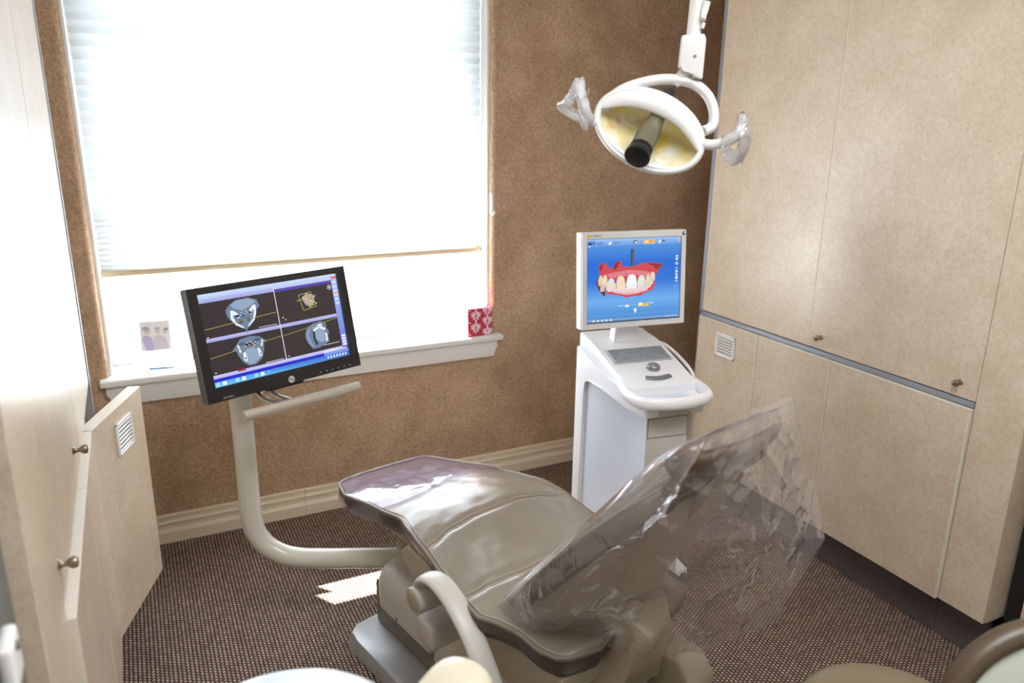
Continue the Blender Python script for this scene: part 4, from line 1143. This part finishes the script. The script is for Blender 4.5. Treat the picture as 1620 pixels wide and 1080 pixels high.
wrap('handle_wrap', [(913, 129), (926, 130), (930, 150), (938, 174), (945, 190), (937, 200), (930, 207), (924, 200), (918, 186), (903, 180), (887, 170), (896, 160), (905, 145)], -.005, hl, 1.0)
wrap('handle_wrap', [(1158, 181), (1168, 180), (1175, 205), (1174, 230), (1167, 250), (1156, 254), (1142, 246), (1138, 236), (1136, 222), (1140, 210), (1150, 206), (1154, 194)], -.02, hr, 2.0)
mesh_obj('twist_tail', bm_tube(bmesh.new(), [LP(931, 160, -.01), LP(933, 152, -.012), LP(934, 146, -.01), LP(936, 143, -.01)], .0016, seg=6), M_METAL, hl, 50)

# ------------------------------------------------------------------ things on the window sill
ZS = WZ0 + .005
tb = root('tissue_box', (1.345, YW + .035, ZS), math.radians(3), 'red and white damask patterned cube box on the right end of the window sill', 'box')
bw, bh = .118, .128
bm = bmesh.new(); bm_box(bm, -bw / 2, bw / 2, -.055, .055, 0, bh, .002, 2)
mesh_obj('carton', bm, plain('crimson_card', lin(190, 44, 72), 0.5), tb, 35)
def damask(w, h):
    S = Sheet(w, h)
    S.rect(0, 0, 1, 1, (196, 48, 78))
    Wc = (244, 214, 222)
    def motif(u, v, k):
        for sx in (-1, 1):
            S.ell(u + sx * .07 * k, v - .045 * k, .075 * k, .036 * k, Wc, 10, sx * -.7)
            S.ell(u + sx * .105 * k, v + .03 * k, .08 * k, .036 * k, Wc, 10, sx * .35)
            S.ell(u + sx * .06 * k, v + .10 * k, .068 * k, .032 * k, Wc, 10, sx * .9)
            S.ell(u + sx * .155 * k, v - .03 * k, .042 * k, .028 * k, Wc, 10, sx * -.9)
        S.ell(u, v - .12 * k, .04 * k, .075 * k, Wc, 10); S.ell(u, v + .02 * k, .020 * k, .05 * k, (196, 48, 78), 10); S.ell(u, v + .17 * k, .032 * k, .045 * k, Wc, 10)
    for u, v in ((.32, .22), (.32, .66), (.82, .44), (.82, .86), (.82, .06)): motif(u, v, 1.15)
    for v in (.0, .44, .88): S.ell(.06, v + .04, .05, .02, Wc, 10, .6)
    return S
D = damask(bw - .004, bh - .004)
D.rect(.72, .89, .92, .96, (246, 240, 242))
D.done('front_print', M_PRINT, tb, Matrix.Translation((0, -.0552, bh / 2)))
damask(.106, bh - .004).done('side_print', M_PRINT, tb, Matrix.Translation((-bw / 2 - .0002, 0, bh / 2)) @ Matrix.Rotation(-PI / 2, 4, 'Z'))

def card_mat():
    m, N, L, p = new_mat('thin_white_card')
    t = N.new('ShaderNodeBsdfTranslucent'); t.inputs[0].default_value = (.9, .9, .92, 1)
    p.inputs['Base Color'].default_value = (.88, .88, .9, 1)
    ms = N.new('ShaderNodeMixShader'); ms.inputs[0].default_value = .45
    L.new(p.outputs[0], ms.inputs[1]); L.new(t.outputs[0], ms.inputs[2]); L.new(ms.outputs[0], N['Material Output'].inputs[0])
    return m
ph = root('photo_stand', (.035, YW + .02, ZS), math.radians(-4), 'small white standing photo card with two figures on the left of the sill', 'photo')
LEAN = Matrix.Rotation(math.radians(-10), 4, 'X')
bm = bmesh.new(); bm_box(bm, -.058, .058, 0, .004, 0, .195, .001, 1)
mesh_obj('card', bm, card_mat(), ph, 30, LEAN)
S = Sheet(.104, .11)
S.rect(0, 0, 1, 1, (250, 250, 254))
S.poly([(.05, .55), (.18, .45), (.36, .55), (.48, 1), (.16, 1)], (206, 200, 240)); S.ell(.24, .32, .10, .12, (236, 220, 222)); S.ell(.2, .24, .12, .08, (190, 184, 206))
S.poly([(.40, 1), (.42, .55), (.62, .48), (.85, .6), (.92, 1)], (228, 222, 236)); S.ell(.58, .34, .09, .11, (238, 222, 220)); S.ell(.58, .26, .09, .05, (206, 198, 210)); S.ell(.82, .38, .08, .10, (240, 226, 224)); S.ell(.86, .30, .08, .06, (176, 164, 190))
S.done('photo_print', M_PRINT, ph, LEAN @ Matrix.Translation((0, -.0006, .135)))
bx = root('card_box', (.05, YW - .004, ZS), math.radians(-8), 'low white and pale blue card lying before the photo on the sill', 'card box')
bm = bmesh.new(); bm_prism(bm, [(-.014, 0), (.018, 0), (.018, .010), (-.012, .002)], lambda u, v: (-.05, u, v), lambda u, v: (.05, u, v), .0006, 1)
mesh_obj('leaflet', bm, plain('leaflet_white', lin(240, 242, 246), .5), bx, 30)
bm = bmesh.new(); bm_prism(bm, [(.018, .002), (.021, .002), (.021, .014), (.018, .014)], lambda u, v: (-.05, u, v), lambda u, v: (.035, u, v), .0004, 1)
mesh_obj('blue_band', bm, plain('leaflet_blue', lin(96, 176, 226), .5), bx, 30)

# ------------------------------------------------------------------ operator stool, near right
st = root('operator_stool', (1.32, .83, 0), 0, 'taupe round operator stool at the bottom right corner', 'stool')
mesh_obj('seat', bm_lathe(bmesh.new(), [(0, .375), (.15, .375), (.185, .385), (.198, .41), (.196, .435), (.18, .447), (.12, .452), (0, .453)], 48), M_STOOL, st, 60)
mesh_obj('gas_lift', bm_lathe(bmesh.new(), [(0, .07), (.03, .07), (.03, .22), (.02, .22), (.02, .376), (0, .376)], 20), M_DKGREY, st, 40)
for k in range(5):
    a = k * 2 * PI / 5 + .3
    leg = mesh_obj('leg', bm_tube(bmesh.new(), [(0, 0, .09), (.13 * math.cos(a), .13 * math.sin(a), .085), (.25 * math.cos(a), .25 * math.sin(a), .065)], .018, .014, seg=10), M_DKGREY, st, 50)
    mesh_obj('castor', bm_lathe(bmesh.new(), [(0, -.012), (.024, -.012), (.027, 0), (.024, .012), (0, .012)], 16, axis_m((.25 * math.cos(a), .25 * math.sin(a), .027), (-math.sin(a), math.cos(a), 0))), M_BLACK, leg, 40)
# backrest: an oval pad turned to the camera side
bd = Vector((.985, .487, 0)); 
def bpt(u, v, d):
    bx_ = Vector((.86, -.51, 0)); bz_ = Vector((.16, .27, .95)).normalized(); bn = bx_.cross(bz_)
    return Vector((1.302, .537, .652)) - Vector((1.32, .83, 0)) + bx_ * u + bz_ * v + bn * d
bm = bmesh.new()
bm_grid(bm, lambda a, b: bpt(.185 * b * math.cos(2 * PI * a), .185 * b * math.sin(2 * PI * a), .014 + .012 * (1 - b * b)), 44, 8, True)
bck = mesh_obj('backrest', bm, M_PALEG, st, 'all')
mesh_obj('backrest_rim', bm_tube(bmesh.new(), [bpt(.19 * math.cos(2 * PI * i / 60), .19 * math.sin(2 * PI * i / 60), 0) for i in range(60)], .019, .024, seg=12, smooth=False, closed=True, up=(.3, .5, .1)), M_STOOLRIM, bck, 'all')
bm = bmesh.new()
bm_grid(bm, lambda a, b: bpt(.185 * b * math.cos(2 * PI * a), .185 * b * math.sin(2 * PI * a), -.014 - .012 * (1 - b * b)), 44, 8, True)
mesh_obj('backrest_pad', bm, M_STOOL, bck, 'all')
mesh_obj('backrest_stem', bm_tube(bmesh.new(), [bpt(0, -.15, -.01), (-.11, -.22, .46), (-.06, -.12, .39), (0, 0, .372)], .014, seg=10), M_DKGREY, st, 50)

# ------------------------------------------------------------------ delivery unit, near centre
du = root('delivery_unit', (.105, .915, 0), 0, 'rounded white and cream instrument unit at the bottom edge, nearest the camera', 'instrument unit')
mesh_obj('tray_top', bm_lathe(bmesh.new(), [(0, .74), (.13, .74), (.17, .752), (.185, .775), (.182, .792), (.165, .802), (.10, .806), (0, .806)], 56), M_UNITW, du, 60)
mesh_obj('column', bm_lathe(bmesh.new(), [(0, .05), (.035, .05), (.03, .5), (.03, .741), (0, .741)], 24), M_UNITC, du, 40)
mesh_obj('base', bm_lathe(bmesh.new(), [(0, 0), (.19, 0), (.19, .03), (.15, .05), (0, .055)], 40), M_PLATE, du, 40)
mesh_obj('holder_pad', bm_tube(bmesh.new(), [(.12, -.06, .758), (.19, -.035, .784), (.25, .0, .802), (.285, .022, .808), (.305, .035, .806)], .055, .030, seg=22, n=8, taper=lambda t: (1 - max(0, (t - .55) / .45) ** 2.4) ** .5 if t < .999 else .05), M_UNITC, du, 'all')
mesh_obj('side_grip', bm_tube(bmesh.new(), [(-.10, .02, .765), (-.20, .10, .77), (-.225, .14, .772), (-.235, .165, .768)], .03, .022, seg=16, n=6, taper=lambda t: (1 - max(0, (t - .6) / .4) ** 2.2) ** .5 if t < .999 else .05), M_UNITW, du, 'all')
